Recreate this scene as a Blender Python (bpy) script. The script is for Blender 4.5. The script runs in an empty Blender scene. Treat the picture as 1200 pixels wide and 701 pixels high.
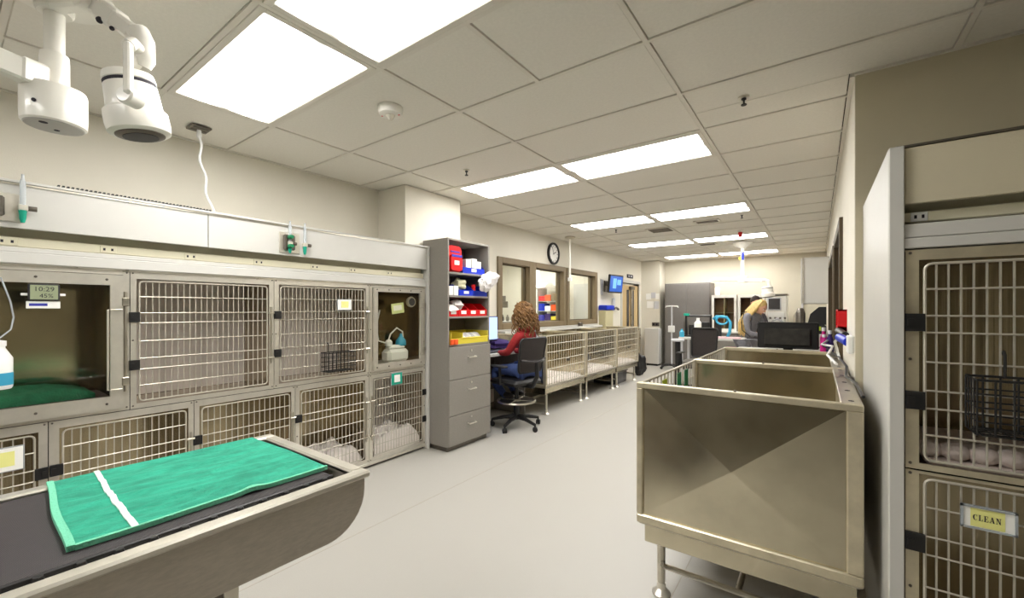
import bpy, bmesh, math, random
from mathutils import Vector, Matrix
random.seed(7)
PI = math.pi
scene = bpy.context.scene
col = scene.collection

# ------------------------------------------------------------------ camera, world, exposure
CAM_H = 1.4614
cam_d = bpy.data.cameras.new('camera')
cam = bpy.data.objects.new('camera', cam_d)
col.objects.link(cam)
cam_d.sensor_fit = 'HORIZONTAL'
cam_d.sensor_width = 36.0
cam_d.lens = 36.0 * 492.46 / 1200.0
cam_d.shift_y = 11.92 / 1200.0
cam_d.clip_start = 0.02
cam.location = (0, 0, CAM_H)
cam.rotation_euler = (PI / 2, 0, 0.6286)
scene.camera = cam
w = bpy.data.worlds.new('world')
scene.world = w
w.use_nodes = True
w.node_tree.nodes['Background'].inputs[0].default_value = (1.0, 0.95, 0.88, 1)
w.node_tree.nodes['Background'].inputs[1].default_value = 0.25
scene.view_settings.view_transform = 'Standard'
scene.view_settings.look = 'None'
scene.view_settings.exposure = 0.35
scene.view_settings.gamma = 1.0
LAMP = 10.0      # ceiling troffer radiance

# ------------------------------------------------------------------ materials
def lin(c):
    return tuple(((x / 255) / 12.92 if x / 255 <= 0.04045 else ((x / 255 + 0.055) / 1.055) ** 2.4) for x in c) + (1,)

def mat(name, rgb, rough=0.5, metal=0.0, noise=0.0, nscale=8.0, bump=0.0, bscale=40.0, stretch=None, emit=None, es=0, trans=0.0, alpha=1.0, ior=1.45, coat=0.0, rvar=0.0):
    m = bpy.data.materials.new(name)
    m.use_nodes = True
    nt = m.node_tree
    b = nt.nodes['Principled BSDF']
    c = lin(rgb)
    b.inputs['Base Color'].default_value = c
    b.inputs['Roughness'].default_value = rough
    b.inputs['Metallic'].default_value = metal
    b.inputs['IOR'].default_value = ior
    if coat:
        b.inputs['Coat Weight'].default_value = coat
    if trans:
        b.inputs['Transmission Weight'].default_value = trans
    if alpha < 1:
        b.inputs['Alpha'].default_value = alpha
    if emit:
        b.inputs['Emission Color'].default_value = lin(emit)
        b.inputs['Emission Strength'].default_value = es
    if noise or bump or rvar:
        tc = nt.nodes.new('ShaderNodeTexCoord')
        mp = nt.nodes.new('ShaderNodeMapping')
        nt.links.new(tc.outputs['Object'], mp.inputs[0])
        if stretch:
            mp.inputs['Scale'].default_value = stretch
        if noise or rvar:
            n = nt.nodes.new('ShaderNodeTexNoise')
            n.inputs['Scale'].default_value = nscale
            n.inputs['Detail'].default_value = 5
            n.inputs['Roughness'].default_value = 0.6
            nt.links.new(mp.outputs[0], n.inputs['Vector'])
        if noise:
            r = nt.nodes.new('ShaderNodeValToRGB')
            k0, k1 = max(0, 1 - noise), 1 + noise
            r.color_ramp.elements[0].position = 0.32
            r.color_ramp.elements[1].position = 0.68
            r.color_ramp.elements[0].color = (c[0] * k0, c[1] * k0, c[2] * k0, 1)
            r.color_ramp.elements[1].color = (min(1, c[0] * k1), min(1, c[1] * k1), min(1, c[2] * k1), 1)
            nt.links.new(n.outputs['Fac'], r.inputs[0])
            nt.links.new(r.outputs[0], b.inputs['Base Color'])
        if rvar:
            mr = nt.nodes.new('ShaderNodeMapRange')
            mr.inputs['To Min'].default_value = max(0.02, rough - rvar)
            mr.inputs['To Max'].default_value = rough + rvar
            nt.links.new(n.outputs['Fac'], mr.inputs['Value'])
            nt.links.new(mr.outputs[0], b.inputs['Roughness'])
        if bump:
            n2 = nt.nodes.new('ShaderNodeTexNoise')
            n2.inputs['Scale'].default_value = bscale
            n2.inputs['Detail'].default_value = 4
            nt.links.new(mp.outputs[0], n2.inputs['Vector'])
            bp = nt.nodes.new('ShaderNodeBump')
            bp.inputs['Strength'].default_value = bump
            bp.inputs['Distance'].default_value = 0.01
            nt.links.new(n2.outputs['Fac'], bp.inputs['Height'])
            nt.links.new(bp.outputs[0], b.inputs['Normal'])
    return m

M = {}
M['wall'] = mat('wall_paint', (224, 219, 205), 0.7, noise=0.02, nscale=3, bump=0.08, bscale=150)
M['wallside'] = mat('wall_paint_putty', (203, 194, 168), 0.75, noise=0.03, nscale=3, bump=0.1, bscale=150)
M['wallfar'] = mat('wall_paint_far_dimmed', (206, 200, 182), 0.72, noise=0.02, nscale=3, bump=0.08, bscale=150)  # far copy of the wall colour, darkened to offset glare from the last lights
M['walldark'] = mat('reflection_dark_wall', (122, 114, 96), 0.7, noise=0.03, nscale=3)  # dark colour given to the unseen back wall to darken steel reflections
M['tile'] = mat('ceiling_tile', (228, 224, 214), 0.8, noise=0.03, nscale=60, bump=0.1, bscale=160)
M['grid'] = mat('ceiling_grid', (222, 217, 206), 0.55)
M['dark_gap'] = mat('ceiling_void', (70, 64, 54), 0.9)
M['floor'] = mat('sheet_vinyl', (176, 173, 166), 0.42, noise=0.045, nscale=220, bump=0.03, bscale=300)
M['seam'] = mat('vinyl_seam', (176, 168, 154), 0.6)
M['base'] = mat('vinyl_baseboard', (120, 112, 98), 0.6)
M['white'] = mat('white_laminate', (202, 200, 194), 0.4, noise=0.015, nscale=4)
M['cream'] = mat('cream_strip', (222, 216, 190), 0.45)
M['lampwhite'] = mat('lamp_enamel', (238, 235, 226), 0.28, coat=0.3)
M['steel'] = mat('brushed_steel', (204, 198, 184), 0.3, 1.0, noise=0.12, nscale=9, stretch=(1, 1, 1), rvar=0.08)
M['steel_bright'] = mat('bright_steel', (222, 217, 205), 0.3, 0.72, noise=0.06, nscale=14)
M['steel_dark'] = mat('dull_steel', (120, 114, 106), 0.4, 1.0, noise=0.18, nscale=14, rvar=0.08, stretch=(1, 1, 2))
M['steel_in'] = mat('cage_steel_reflect_streaks', (186, 174, 154), 0.24, 0.85, noise=0.14, nscale=2.5, stretch=(4, 4, 0.1), rvar=0.05)  # vertical streaks in the base colour imitate reflections on the lining
M['mirror_in'] = mat('polished_lining', (196, 182, 156), 0.13, 1.0, noise=0.06, nscale=3, rvar=0.05, bump=0.06, bscale=5)
M['back_in'] = mat('cage_back_lit_pale', (206, 197, 190), 0.5, 0.2, noise=0.10, nscale=2.5, stretch=(4, 4, 0.1))  # paler than the sides: front light and reflections put into the colour
M['back_warm'] = mat('cage_back_warm_reflect', (206, 192, 160), 0.25, 0.8, noise=0.16, nscale=3, stretch=(4, 4, 0.05), bump=0.5, bscale=5)  # warm tone and streaks in the colour imitate reflections, beside the streaked bump
M['steel_panel'] = mat('crate_panel_steel', (206, 197, 174), 0.2, 1.0, noise=0.12, nscale=4, rvar=0.06)
M['brass_steel'] = mat('warm_steel', (208, 198, 172), 0.34, 0.65, noise=0.16, nscale=8, rvar=0.08)
M['tub'] = mat('tub_steel', (182, 174, 162), 0.42, 0.45, noise=0.08, nscale=150, stretch=(1, 0.25, 1), rvar=0.05)
M['wire'] = mat('wire_rod', (196, 190, 176), 0.4, 0.4)
M['black'] = mat('black_plastic', (28, 27, 27), 0.45)
M['blackmat'] = mat('black_rubber', (44, 38, 40), 0.6, noise=0.1, nscale=30)
M['mesh'] = mat('chair_mesh_fabric', (52, 46, 44), 0.8, noise=0.2, nscale=60)
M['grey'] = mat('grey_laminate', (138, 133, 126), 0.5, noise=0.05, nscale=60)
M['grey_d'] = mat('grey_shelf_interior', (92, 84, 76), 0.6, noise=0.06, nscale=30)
M['locker'] = mat('locker_grey', (118, 114, 110), 0.5, noise=0.03, nscale=20)
M['brown'] = mat('bronze_window_frame', (122, 106, 80), 0.5, noise=0.05)
M['browndk'] = mat('bronze_window_stop', (82, 68, 46), 0.5)
M['red'] = mat('red_plastic', (214, 22, 28), 0.35)
M['blue'] = mat('blue_plastic', (24, 52, 190), 0.35)
M['yellow'] = mat('yellow_plastic', (226, 208, 70), 0.4)
M['orange'] = mat('orange_plastic', (238, 92, 40), 0.4)
M['green'] = mat('green_plastic', (24, 128, 84), 0.4)
M['teal'] = mat('teal_plastic', (26, 156, 130), 0.4)
M['pink'] = mat('magenta_plastic', (216, 30, 140), 0.4)
M['lime'] = mat('lime_plastic', (170, 190, 40), 0.4)
M['aqua'] = mat('aqua_hose', (60, 160, 196), 0.4)
M['plum'] = mat('plum_cloth', (64, 46, 110), 0.85)
M['paper'] = mat('white_paper', (244, 243, 238), 0.7)
M['paperg'] = mat('pale_green_paper', (214, 222, 160), 0.7)
M['papery'] = mat('yellow_paper', (238, 236, 150), 0.7)
M['ink'] = mat('black_ink', (40, 36, 46), 0.7)
M['inkblue'] = mat('blue_ink', (60, 60, 170), 0.7)
M['towelw'] = mat('white_towelling', (232, 224, 218), 0.95, noise=0.06, nscale=40, bump=0.8, bscale=120)
M['plastic_w'] = mat('white_plastic', (240, 240, 238), 0.35)
M['clear'] = mat('clear_plastic', (226, 232, 236), 0.15, trans=0.6, ior=1.3)
M['bag'] = mat('plastic_bag', (238, 234, 232), 0.3, trans=0.3, ior=1.3, bump=0.6, bscale=30)
M['lcd'] = mat('lcd_face', (150, 158, 128), 0.3)
M['wood'] = mat('maple_door', (196, 170, 124), 0.5, noise=0.1, nscale=6, stretch=(6, 6, 0.5))
M['brownglass'] = mat('brown_cabinet_interior', (172, 138, 108), 0.5, noise=0.3, nscale=4)
M['beige'] = mat('beige_bin', (196, 188, 150), 0.5)
M['skin'] = mat('skin', (224, 170, 140), 0.55)
M['curl'] = mat('brown_hair', (120, 86, 48), 0.6, noise=0.5, nscale=30)
M['blonde'] = mat('blonde_hair', (214, 182, 116), 0.5, noise=0.3, nscale=12, stretch=(6, 6, 0.6))
M['darkhair'] = mat('dark_hair', (46, 32, 26), 0.6)
M['hoodie'] = mat('red_hoodie', (156, 40, 42), 0.9, noise=0.15, nscale=40)
M['jeans'] = mat('blue_jeans', (66, 84, 136), 0.9, noise=0.2, nscale=40)
M['scrub'] = mat('grey_scrubs', (128, 126, 132), 0.85, noise=0.1, nscale=25)
M['strap'] = mat('grey_strap', (206, 206, 210), 0.8)
M['shoe'] = mat('dark_shoe', (40, 34, 34), 0.7)

def glass_mat(name, tint=(1, 1, 1), gloss=0.1):
    m = bpy.data.materials.new(name)
    m.use_nodes = True
    nt = m.node_tree
    nt.nodes.clear()
    o = nt.nodes.new('ShaderNodeOutputMaterial')
    mx = nt.nodes.new('ShaderNodeMixShader')
    t = nt.nodes.new('ShaderNodeBsdfTransparent')
    g = nt.nodes.new('ShaderNodeBsdfGlossy')
    g.inputs['Roughness'].default_value = 0.02
    t.inputs[0].default_value = tint + (1,)
    f = nt.nodes.new('ShaderNodeFresnel')
    f.inputs[0].default_value = 1.45
    ge = nt.nodes.new('ShaderNodeNewGeometry')      # no internal reflection at the back face of a thin pane
    inv = nt.nodes.new('ShaderNodeMath'); inv.operation = 'SUBTRACT'; inv.inputs[0].default_value = 1.0
    nt.links.new(ge.outputs['Backfacing'], inv.inputs[1])
    mu = nt.nodes.new('ShaderNodeMath'); mu.operation = 'MULTIPLY'
    nt.links.new(f.outputs[0], mu.inputs[0]); nt.links.new(inv.outputs[0], mu.inputs[1])
    nt.links.new(mu.outputs[0], mx.inputs[0])
    nt.links.new(t.outputs[0], mx.inputs[1])
    nt.links.new(g.outputs[0], mx.inputs[2])
    nt.links.new(mx.outputs[0], o.inputs[0])
    return m
M['glass'] = glass_mat('clear_glass', (0.93, 0.95, 0.93))
M['acrylic'] = glass_mat('clear_acrylic', (0.9, 0.9, 0.86))

def towel_mat():
    m = mat('green_terry', (44, 152, 124), 0.95, noise=0.24, nscale=34, stretch=(1.0, 0.4, 1), bump=1.0, bscale=140)  # colour mottle is pile speckle and also stands in for wrinkle shading
    return m
M['terry'] = towel_mat()
M['terry_edge'] = mat('pale_green_terry', (112, 196, 162), 0.95, bump=0.6, bscale=140)
M['terry_white'] = mat('white_terry_stripe', (222, 240, 230), 0.95, bump=0.6, bscale=140)

def ribbed():
    m = mat('ribbed_rubber', (50, 44, 46), 0.55, noise=0.1, nscale=40)
    nt = m.node_tree
    b = nt.nodes['Principled BSDF']
    tc = nt.nodes.new('ShaderNodeTexCoord')
    wv = nt.nodes.new('ShaderNodeTexWave')
    wv.inputs['Scale'].default_value = 75
    wv.bands_direction = 'DIAGONAL'
    nt.links.new(tc.outputs['Object'], wv.inputs['Vector'])
    bp = nt.nodes.new('ShaderNodeBump')
    bp.inputs['Strength'].default_value = 0.4
    bp.inputs['Distance'].default_value = 0.002
    nt.links.new(wv.outputs['Fac'], bp.inputs['Height'])
    nt.links.new(bp.outputs[0], b.inputs['Normal'])
    return m
M['ribbed'] = ribbed()

def diffuser():
    # prismatic lens over tubes running along local X: two bright tube bands
    m = bpy.data.materials.new('troffer_lens')
    m.use_nodes = True
    nt = m.node_tree
    b = nt.nodes['Principled BSDF']
    b.inputs['Base Color'].default_value = (0.8, 0.8, 0.78, 1)
    b.inputs['Roughness'].default_value = 0.3
    tc = nt.nodes.new('ShaderNodeTexCoord')
    sp = nt.nodes.new('ShaderNodeSeparateXYZ')
    nt.links.new(tc.outputs['Object'], sp.inputs[0])
    # bands at |y| = .14 , width ~.07
    ab = nt.nodes.new('ShaderNodeMath'); ab.operation = 'ABSOLUTE'
    nt.links.new(sp.outputs['Y'], ab.inputs[0])
    s1 = nt.nodes.new('ShaderNodeMath'); s1.operation = 'SUBTRACT'; s1.inputs[1].default_value = 0.14
    nt.links.new(ab.outputs[0], s1.inputs[0])
    a2 = nt.nodes.new('ShaderNodeMath'); a2.operation = 'ABSOLUTE'
    nt.links.new(s1.outputs[0], a2.inputs[0])
    mr = nt.nodes.new('ShaderNodeMapRange')
    mr.interpolation_type = 'SMOOTHSTEP'
    mr.inputs['From Min'].default_value = 0.01
    mr.inputs['From Max'].default_value = 0.13
    mr.inputs['To Min'].default_value = 2.4 * LAMP
    mr.inputs['To Max'].default_value = 0.075 * LAMP
    nt.links.new(a2.outputs[0], mr.inputs['Value'])
    b.inputs['Emission Color'].default_value = (1.0, 0.98, 0.945, 1)
    nt.links.new(mr.outputs[0], b.inputs['Emission Strength'])
    return m
M['lens'] = diffuser()
M['screen'] = mat('monitor_screen', (150, 175, 235), 0.3, emit=(176, 200, 250), es=0.9)
M['screen_blue'] = mat('tv_screen', (30, 70, 150), 0.2, emit=(40, 96, 190), es=0.5)
M['screen_dk'] = mat('monitor_dark_screen', (62, 60, 62), 0.25)

# ------------------------------------------------------------------ mesh builder
class MB:
    def __init__(s):
        s.v = []; s.f = []
    def add(s, vs, fs, m=None):
        o = len(s.v)
        s.v += [tuple((m @ Vector(p)) if m is not None else p) for p in vs]
        s.f += [tuple(i + o for i in f) for f in fs]
        return s
    def box(s, x0, x1, y0, y1, z0, z1, b=0.0, m=None):
        if x0 > x1: x0, x1 = x1, x0
        if y0 > y1: y0, y1 = y1, y0
        if z0 > z1: z0, z1 = z1, z0
        b = min(b, (x1 - x0) * .45, (y1 - y0) * .45, (z1 - z0) * .45)
        if b <= 0:
            vs = [(x, y, z) for z in (z0, z1) for y in (y0, y1) for x in (x0, x1)]
            fs = [(0, 2, 3, 1), (4, 5, 7, 6), (0, 1, 5, 4), (2, 6, 7, 3), (0, 4, 6, 2), (1, 3, 7, 5)]
            return s.add(vs, fs, m)
        vs = []; idx = {}
        X = (x0, x1); Y = (y0, y1); Z = (z0, z1)
        for i in (0, 1):
            for j in (0, 1):
                for k in (0, 1):
                    dx = b if i == 0 else -b; dy = b if j == 0 else -b; dz = b if k == 0 else -b
                    for a, p in enumerate(((X[i], Y[j] + dy, Z[k] + dz), (X[i] + dx, Y[j], Z[k] + dz), (X[i] + dx, Y[j] + dy, Z[k]))):
                        idx[i, j, k, a] = len(vs); vs.append(p)
        fs = []
        c = Vector(((x0 + x1) / 2, (y0 + y1) / 2, (z0 + z1) / 2))
        def face(ids):
            p = [Vector(vs[q]) for q in ids]
            n = (p[1] - p[0]).cross(p[2] - p[0])
            mid = sum(p, Vector()) / len(p)
            fs.append(tuple(ids) if n.dot(mid - c) > 0 else tuple(reversed(ids)))
        for t in (0, 1):
            face([idx[t, 0, 0, 0], idx[t, 1, 0, 0], idx[t, 1, 1, 0], idx[t, 0, 1, 0]])
            face([idx[0, t, 0, 1], idx[1, t, 0, 1], idx[1, t, 1, 1], idx[0, t, 1, 1]])
            face([idx[0, 0, t, 2], idx[1, 0, t, 2], idx[1, 1, t, 2], idx[0, 1, t, 2]])
        for p in (0, 1):
            for q in (0, 1):
                face([idx[p, q, 0, 0], idx[p, q, 1, 0], idx[p, q, 1, 1], idx[p, q, 0, 1]])
                face([idx[p, 0, q, 0], idx[p, 1, q, 0], idx[p, 1, q, 2], idx[p, 0, q, 2]])
                face([idx[0, p, q, 1], idx[1, p, q, 1], idx[1, p, q, 2], idx[0, p, q, 2]])
                for r in (0, 1):
                    face([idx[p, q, r, 0], idx[p, q, r, 1], idx[p, q, r, 2]])
        return s.add(vs, fs, m)
    def tube(s, pts, r, n=8, closed=False, caps=True, m=None):
        P = [Vector(p) for p in pts]
        N = len(P)
        rs = r if isinstance(r, (list, tuple)) else [r] * N
        T = []
        for i in range(N):
            if closed:
                t = P[(i + 1) % N] - P[i - 1]
            else:
                t = P[min(i + 1, N - 1)] - P[max(i - 1, 0)]
            T.append(t.normalized())
        a = Vector((0, 0, 1)) if abs(T[0].z) < .9 else Vector((1, 0, 0))
        u = T[0].cross(a).normalized()
        vs = []; fs = []
        for i in range(N):
            if i:
                u = (u - T[i] * u.dot(T[i]))
                if u.length < 1e-6:
                    u = T[i].cross(Vector((1, .3, .2)))
                u.normalize()
            w_ = T[i].cross(u)
            for k in range(n):
                an = 2 * PI * k / n
                vs.append(tuple(P[i] + rs[i] * (math.cos(an) * u + math.sin(an) * w_)))
        for i in range(N if closed else N - 1):
            j = (i + 1) % N
            for k in range(n):
                l = (k + 1) % n
                fs.append((i * n + k, i * n + l, j * n + l, j * n + k))
        if caps and not closed:
            fs.append(tuple(reversed(range(n))))
            fs.append(tuple((N - 1) * n + k for k in range(n)))
        return s.add(vs, fs, m)
    def rod(s, p, q, r, n=8, m=None):
        return s.tube([p, q], r, n, m=m)
    def lathe(s, prof, n=24, m=None, axis=None):
        # prof: (radius, z) from bottom to top
        vs = []; fs = []
        for r, z in prof:
            for k in range(n):
                an = 2 * PI * k / n
                vs.append((r * math.cos(an), r * math.sin(an), z))
        for i in range(len(prof) - 1):
            for k in range(n):
                l = (k + 1) % n
                fs.append((i * n + k, i * n + l, (i + 1) * n + l, (i + 1) * n + k))
        fs.append(tuple(reversed(range(n))))
        fs.append(tuple((len(prof) - 1) * n + k for k in range(n)))
        return s.add(vs, fs, m)
    def prism(s, poly, axis, a, b, m=None):
        # poly of 2D points; axis 0: (y,z) extruded on x; 1: (x,z) on y; 2: (x,y) on z
        n = len(poly)
        def mk(p, t):
            return ((t, p[0], p[1]), (p[0], t, p[1]), (p[0], p[1], t))[axis]
        ar = sum(poly[i][0] * poly[(i + 1) % n][1] - poly[(i + 1) % n][0] * poly[i][1] for i in range(n))
        if ar < 0: poly = list(reversed(poly))
        vs = [mk(p, a) for p in poly] + [mk(p, b) for p in poly]
        f0 = tuple(reversed(range(n))); f1 = tuple(range(n, 2 * n))
        fs = [f0, f1] + [(i, (i + 1) % n, n + (i + 1) % n, n + i) for i in range(n)]
        flip = (b < a) != (axis == 1)
        if flip: fs = [tuple(reversed(f)) for f in fs]
        return s.add(vs, fs, m)
    def sphere(s, c, r, n=12, k=8, m=None):
        rx, ry, rz = r if isinstance(r, (tuple, list)) else (r, r, r)
        vs = [(c[0], c[1], c[2] - rz)]; fs = []
        for i in range(1, k):
            ph = -PI / 2 + PI * i / k
            for j in range(n):
                t = 2 * PI * j / n
                vs.append((c[0] + rx * math.cos(ph) * math.cos(t), c[1] + ry * math.cos(ph) * math.sin(t), c[2] + rz * math.sin(ph)))
        vs.append((c[0], c[1], c[2] + rz))
        for j in range(n):
            fs.append((0, 1 + (j + 1) % n, 1 + j))
            fs.append((len(vs) - 1, 1 + (k - 2) * n + j, 1 + (k - 2) * n + (j + 1) % n))
        for i in range(k - 2):
            for j in range(n):
                l = (j + 1) % n
                fs.append((1 + i * n + j, 1 + i * n + l, 1 + (i + 1) * n + l, 1 + (i + 1) * n + j))
        return s.add(vs, fs, m)
    def sheet(s, fn, nu, nv, thick=0.0):
        vs = [fn(i / nu, j / nv) for j in range(nv + 1) for i in range(nu + 1)]
        fs = [(j * (nu + 1) + i, j * (nu + 1) + i + 1, (j + 1) * (nu + 1) + i + 1, (j + 1) * (nu + 1) + i) for j in range(nv) for i in range(nu)]
        if thick:
            o = len(vs)
            vs += [(x, y, z - thick) for x, y, z in vs]
            fs += [tuple(reversed([q + o for q in f])) for f in fs]
            ring = [i for i in range(nu)] + [nu + j * (nu + 1) for j in range(nv)] + [nv * (nu + 1) + nu - i for i in range(nu)] + [(nv - j) * (nu + 1) for j in range(nv)]
            for a in range(len(ring)):
                p, q = ring[a], ring[(a + 1) % len(ring)]
                fs.append((q, p, p + o, q + o))
        return s.add(vs, fs)

WINV = {}
def rot(ax, an):
    return Matrix.Rotation(an, 4, ax)
def tr(x, y, z):
    return Matrix.Translation((x, y, z))

def thing(name, label, cat, loc=(0, 0, 0), rz=0.0, group=None):
    o = bpy.data.objects.new(name, None)
    o.empty_display_size = 0.1
    col.objects.link(o)
    o.location = loc; o.rotation_euler = (0, 0, rz)
    o['label'] = label; o['category'] = cat
    if group: o['group'] = group
    WINV[o.name] = (tr(*loc) @ rot('Z', rz)).inverted()
    return o

def part(name, mb, m, parent=None, label=None, angle=35, world=True, kind=None):
    me = bpy.data.meshes.new(name)
    mi = WINV[parent.name] if (parent is not None and world) else None
    vs = [tuple(mi @ Vector(p)) for p in mb.v] if mi is not None else mb.v
    me.from_pydata(vs, [], mb.f)
    me.materials.append(M[m] if isinstance(m, str) else m)
    me.shade_smooth()
    me.set_sharp_from_angle(angle=math.radians(angle))
    o = bpy.data.objects.new(name, me)
    col.objects.link(o)
    if parent is not None:
        o.parent = parent
        WINV[o.name] = WINV[parent.name]
    else:
        WINV[o.name] = Matrix.Identity(4)
    if label: o['label'] = label
    if kind: o['kind'] = kind
    return o

def solo(name, mb, m, label, cat, group=None, angle=35, loc=None):
    # a thing that is one mesh; origin at base
    xs = [p[0] for p in mb.v]; ys = [p[1] for p in mb.v]; zs = [p[2] for p in mb.v]
    c = Vector(((min(xs) + max(xs)) / 2, (min(ys) + max(ys)) / 2, min(zs)))
    mb.v = [tuple(Vector(p) - c) for p in mb.v]
    o = part(name, mb, m, None, angle=angle)
    o.location = c
    WINV[o.name] = tr(*c).inverted()
    o['label'] = label; o['category'] = cat
    if group: o['group'] = group
    return o

def struct(name, mb, m, angle=35):
    o = part(name, mb, m, None, angle=angle)
    o['kind'] = 'structure'
    return o

def text_mesh(txt, size, m4, depth=0.0006):
    cu = bpy.data.curves.new('text', 'FONT')
    cu.body = txt; cu.size = size; cu.align_x = 'CENTER'; cu.align_y = 'CENTER'
    cu.extrude = depth; cu.resolution_u = 2
    o = bpy.data.objects.new('text', cu)
    col.objects.link(o)
    dg = bpy.context.evaluated_depsgraph_get()
    me = bpy.data.meshes.new_from_object(o.evaluated_get(dg))
    mb = MB()
    mb.add([tuple(v.co) for v in me.vertices], [tuple(p.vertices) for p in me.polygons], m4)
    bpy.data.objects.remove(o); bpy.data.meshes.remove(me); bpy.data.curves.remove(cu)
    return mb

def rrect(u0, u1, v0, v1, r, n=4):
    pts = []
    for cx, cy, a0 in ((u1 - r, v1 - r, 0), (u0 + r, v1 - r, PI / 2), (u0 + r, v0 + r, PI), (u1 - r, v0 + r, 1.5 * PI)):
        for i in range(n + 1):
            a = a0 + PI / 2 * i / n
            pts.append((cx + r * math.cos(a), cy + r * math.sin(a)))
    return pts

# ------------------------------------------------------------------ the setting
CE = 2.74
XL = -3.86      # left wall
XR = 0.165      # right wall beyond the corner
YC = 2.97       # wall behind the right cages
YF = 11.7       # far wall
YB = -6.0       # wall behind the camera
XE = 2.6        # east end of the near room
fl = MB().box(-8.2, XE + .12, YB - .12, YF + 2.6, -0.1, 0)
floor = struct('floor', fl, 'floor')
sm = MB()
for x in (-2.42, -0.6):
    sm.box(x - .002, x + .002, YB, YF - .1, 0.0002, 0.0012)
part('vinyl_seam', sm, 'seam', floor)

# left wall with three window openings and a door opening
WZ0, WZ1 = 1.215, 2.19
WY0, WY1 = 5.0, 8.33
DY0, DY1, DZ = 9.86, 11.05, 2.12
mb = MB()
T = 0.14
def lw(y0, y1, z0, z1): mb.box(XL - T, XL, y0, y1, z0, z1)
lw(YB, WY0, 0, CE); lw(WY0, WY1, 0, WZ0); lw(WY0, WY1, WZ1, CE); lw(WY1, DY0, 0, CE); lw(DY0, DY1, DZ, CE); lw(DY1, YF, 0, CE)
struct('wall_left', mb, 'wall')
struct('wall_left_pier', MB().box(XL, -3.42, 3.062, 3.66, 0, CE).box(XL, -3.42, 2.84, 3.062, 2.125, CE), 'wall')
struct('wall_far_pier', MB().box(XL, -3.36, 11.25, YF, 0, CE), 'wall')
struct('wall_far', MB().box(XL - T, XR + .5, YF, YF + .12, 0, CE), 'wallfar')
# right wall with two brown framed windows
RW = [(4.3, 5.75, 1.0, 2.17), (6.15, 8.5, 1.0, 2.17)]
mb = MB()
def rw(y0, y1, z0, z1): mb.box(XR, XR + .16, y0, y1, z0, z1)
rw(YC, RW[0][0], 0, CE); rw(RW[0][1], RW[1][0], 0, CE); rw(RW[1][1], YF, 0, CE)
for a, b, c, d in RW:
    rw(a, b, 0, c); rw(a, b, d, CE)
struct('wall_right', mb, 'wall')
struct('wall_facing', MB().box(XR + .16, XE, YC, YC + .14, 0, CE).box(XR + .004, XR + .16, YC - .0015, YC + .01, 0, CE), 'wallside')
struct('wall_near_right', MB().box(XE, XE + .12, YB, YC + .14, 0, CE), 'wall')
struct('wall_behind', MB().box(XL - T, XE + .12, YB - .12, YB, 0, CE), 'walldark')
for i, (a, b, c, d) in enumerate(RW):
    wn = struct('window_%d' % (4 + i), MB().box(XR + .11, XR + .118, a + .05, b - .05, c + .05, d - .05), 'glass')
    fr = MB()
    x0, x1 = XR - .025, XR + .13
    fr.box(x0, x1, a - .03, a + .05, c - .03, d + .03, .004).box(x0, x1, b - .05, b + .03, c - .03, d + .03, .004)
    fr.box(x0, x1, a + .05, b - .05, d - .05, d + .03, .004).box(x0, x1, a + .05, b - .05, c - .03, c + .05, .004)
    part('window_frame', fr, 'browndk', wn)
# a lit room is not seen through the right windows: the opening is closed by a blind behind the glass
    bl = MB()
    for k in range(38):
        z = c + .06 + k * (d - c - .12) / 38
        bl.box(XR + .124, XR + .15, a + .05, b - .05, z, z + .004)
    bl.box(XR + .15, XR + .155, a + .02, b - .02, c + .02, d - .02)
    part('blind_slats', bl, 'browndk', wn)

# left windows: bronze frames, mullions, panes
mul = [(5.80, 5.93), (6.95, 7.12)]
spans = [(WY0, 5.80), (5.93, 6.95), (7.12, WY1)]
for i, (a, b) in enumerate(spans):
    wn = struct('window_%d' % (i + 1), MB().box(XL - .085, XL - .079, a + .03, b - .03, WZ0 + .03, WZ1 - .03), 'glass')
    ra = a - (.075 if i == 0 else .065); rb = b + (.08 if i == 2 else .065)
    fr = MB()
    x0, x1 = XL - T - .01, XL + .03
    fr.box(x0, x1, ra, a + .03, WZ0 - .06, WZ1 + .06, .004).box(x0, x1, b - .03, rb, WZ0 - .06, WZ1 + .06, .004)
    fr.box(x0, x1, a + .03, b - .03, WZ1 - .03, WZ1 + .06, .004).box(x0, x1, a + .03, b - .03, WZ0 - .06, WZ0 + .03, .004)
    part('window_frame', fr, 'brown', wn)
    st = MB()
    st.box(XL - .1, XL - .06, a + .03, a + .045, WZ0 + .03, WZ1 - .03).box(XL - .1, XL - .06, b - .045, b - .03, WZ0 + .03, WZ1 - .03)
    st.box(XL - .1, XL - .06, a + .045, b - .045, WZ1 - .045, WZ1 - .03).box(XL - .1, XL - .06, a + .045, b - .045, WZ0 + .03, WZ0 + .045)
    part('glazing_stop', st, 'browndk', wn)

# door in the left wall, far end
dr = struct('door_1', MB().box(XL - .06, XL - .015, DY0 + .05, DY0 + .6, 0.01, DZ - .05, .002), 'wood')
fr = MB()
fr.box(XL - T, XL + .02, DY0 - .07, DY0, 0, DZ + .07).box(XL - T, XL + .02, DY1, DY1 + .07, 0, DZ + .07).box(XL - T, XL + .02, DY0, DY1, DZ, DZ + .07)
part('door_frame', fr, 'white', dr)
part('door_leaf', MB().box(XL - .06, XL - .015, DY0 + .62, DY1 - .03, 0.01, DZ - .05, .002), 'wood', dr)
part('door_window', MB().box(XL - .012, XL - .006, DY0 + .36, DY0 + .5, 1.0, 1.95).box(XL - .012, XL - .006, DY0 + .72, DY0 + .86, 1.0, 1.95), 'screen_dk', dr)
part('door_bar', MB().box(XL - .01, XL + .04, DY0 + .58, DY0 + .64, .3, DZ - .1, .004), 'steel', dr)
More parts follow.
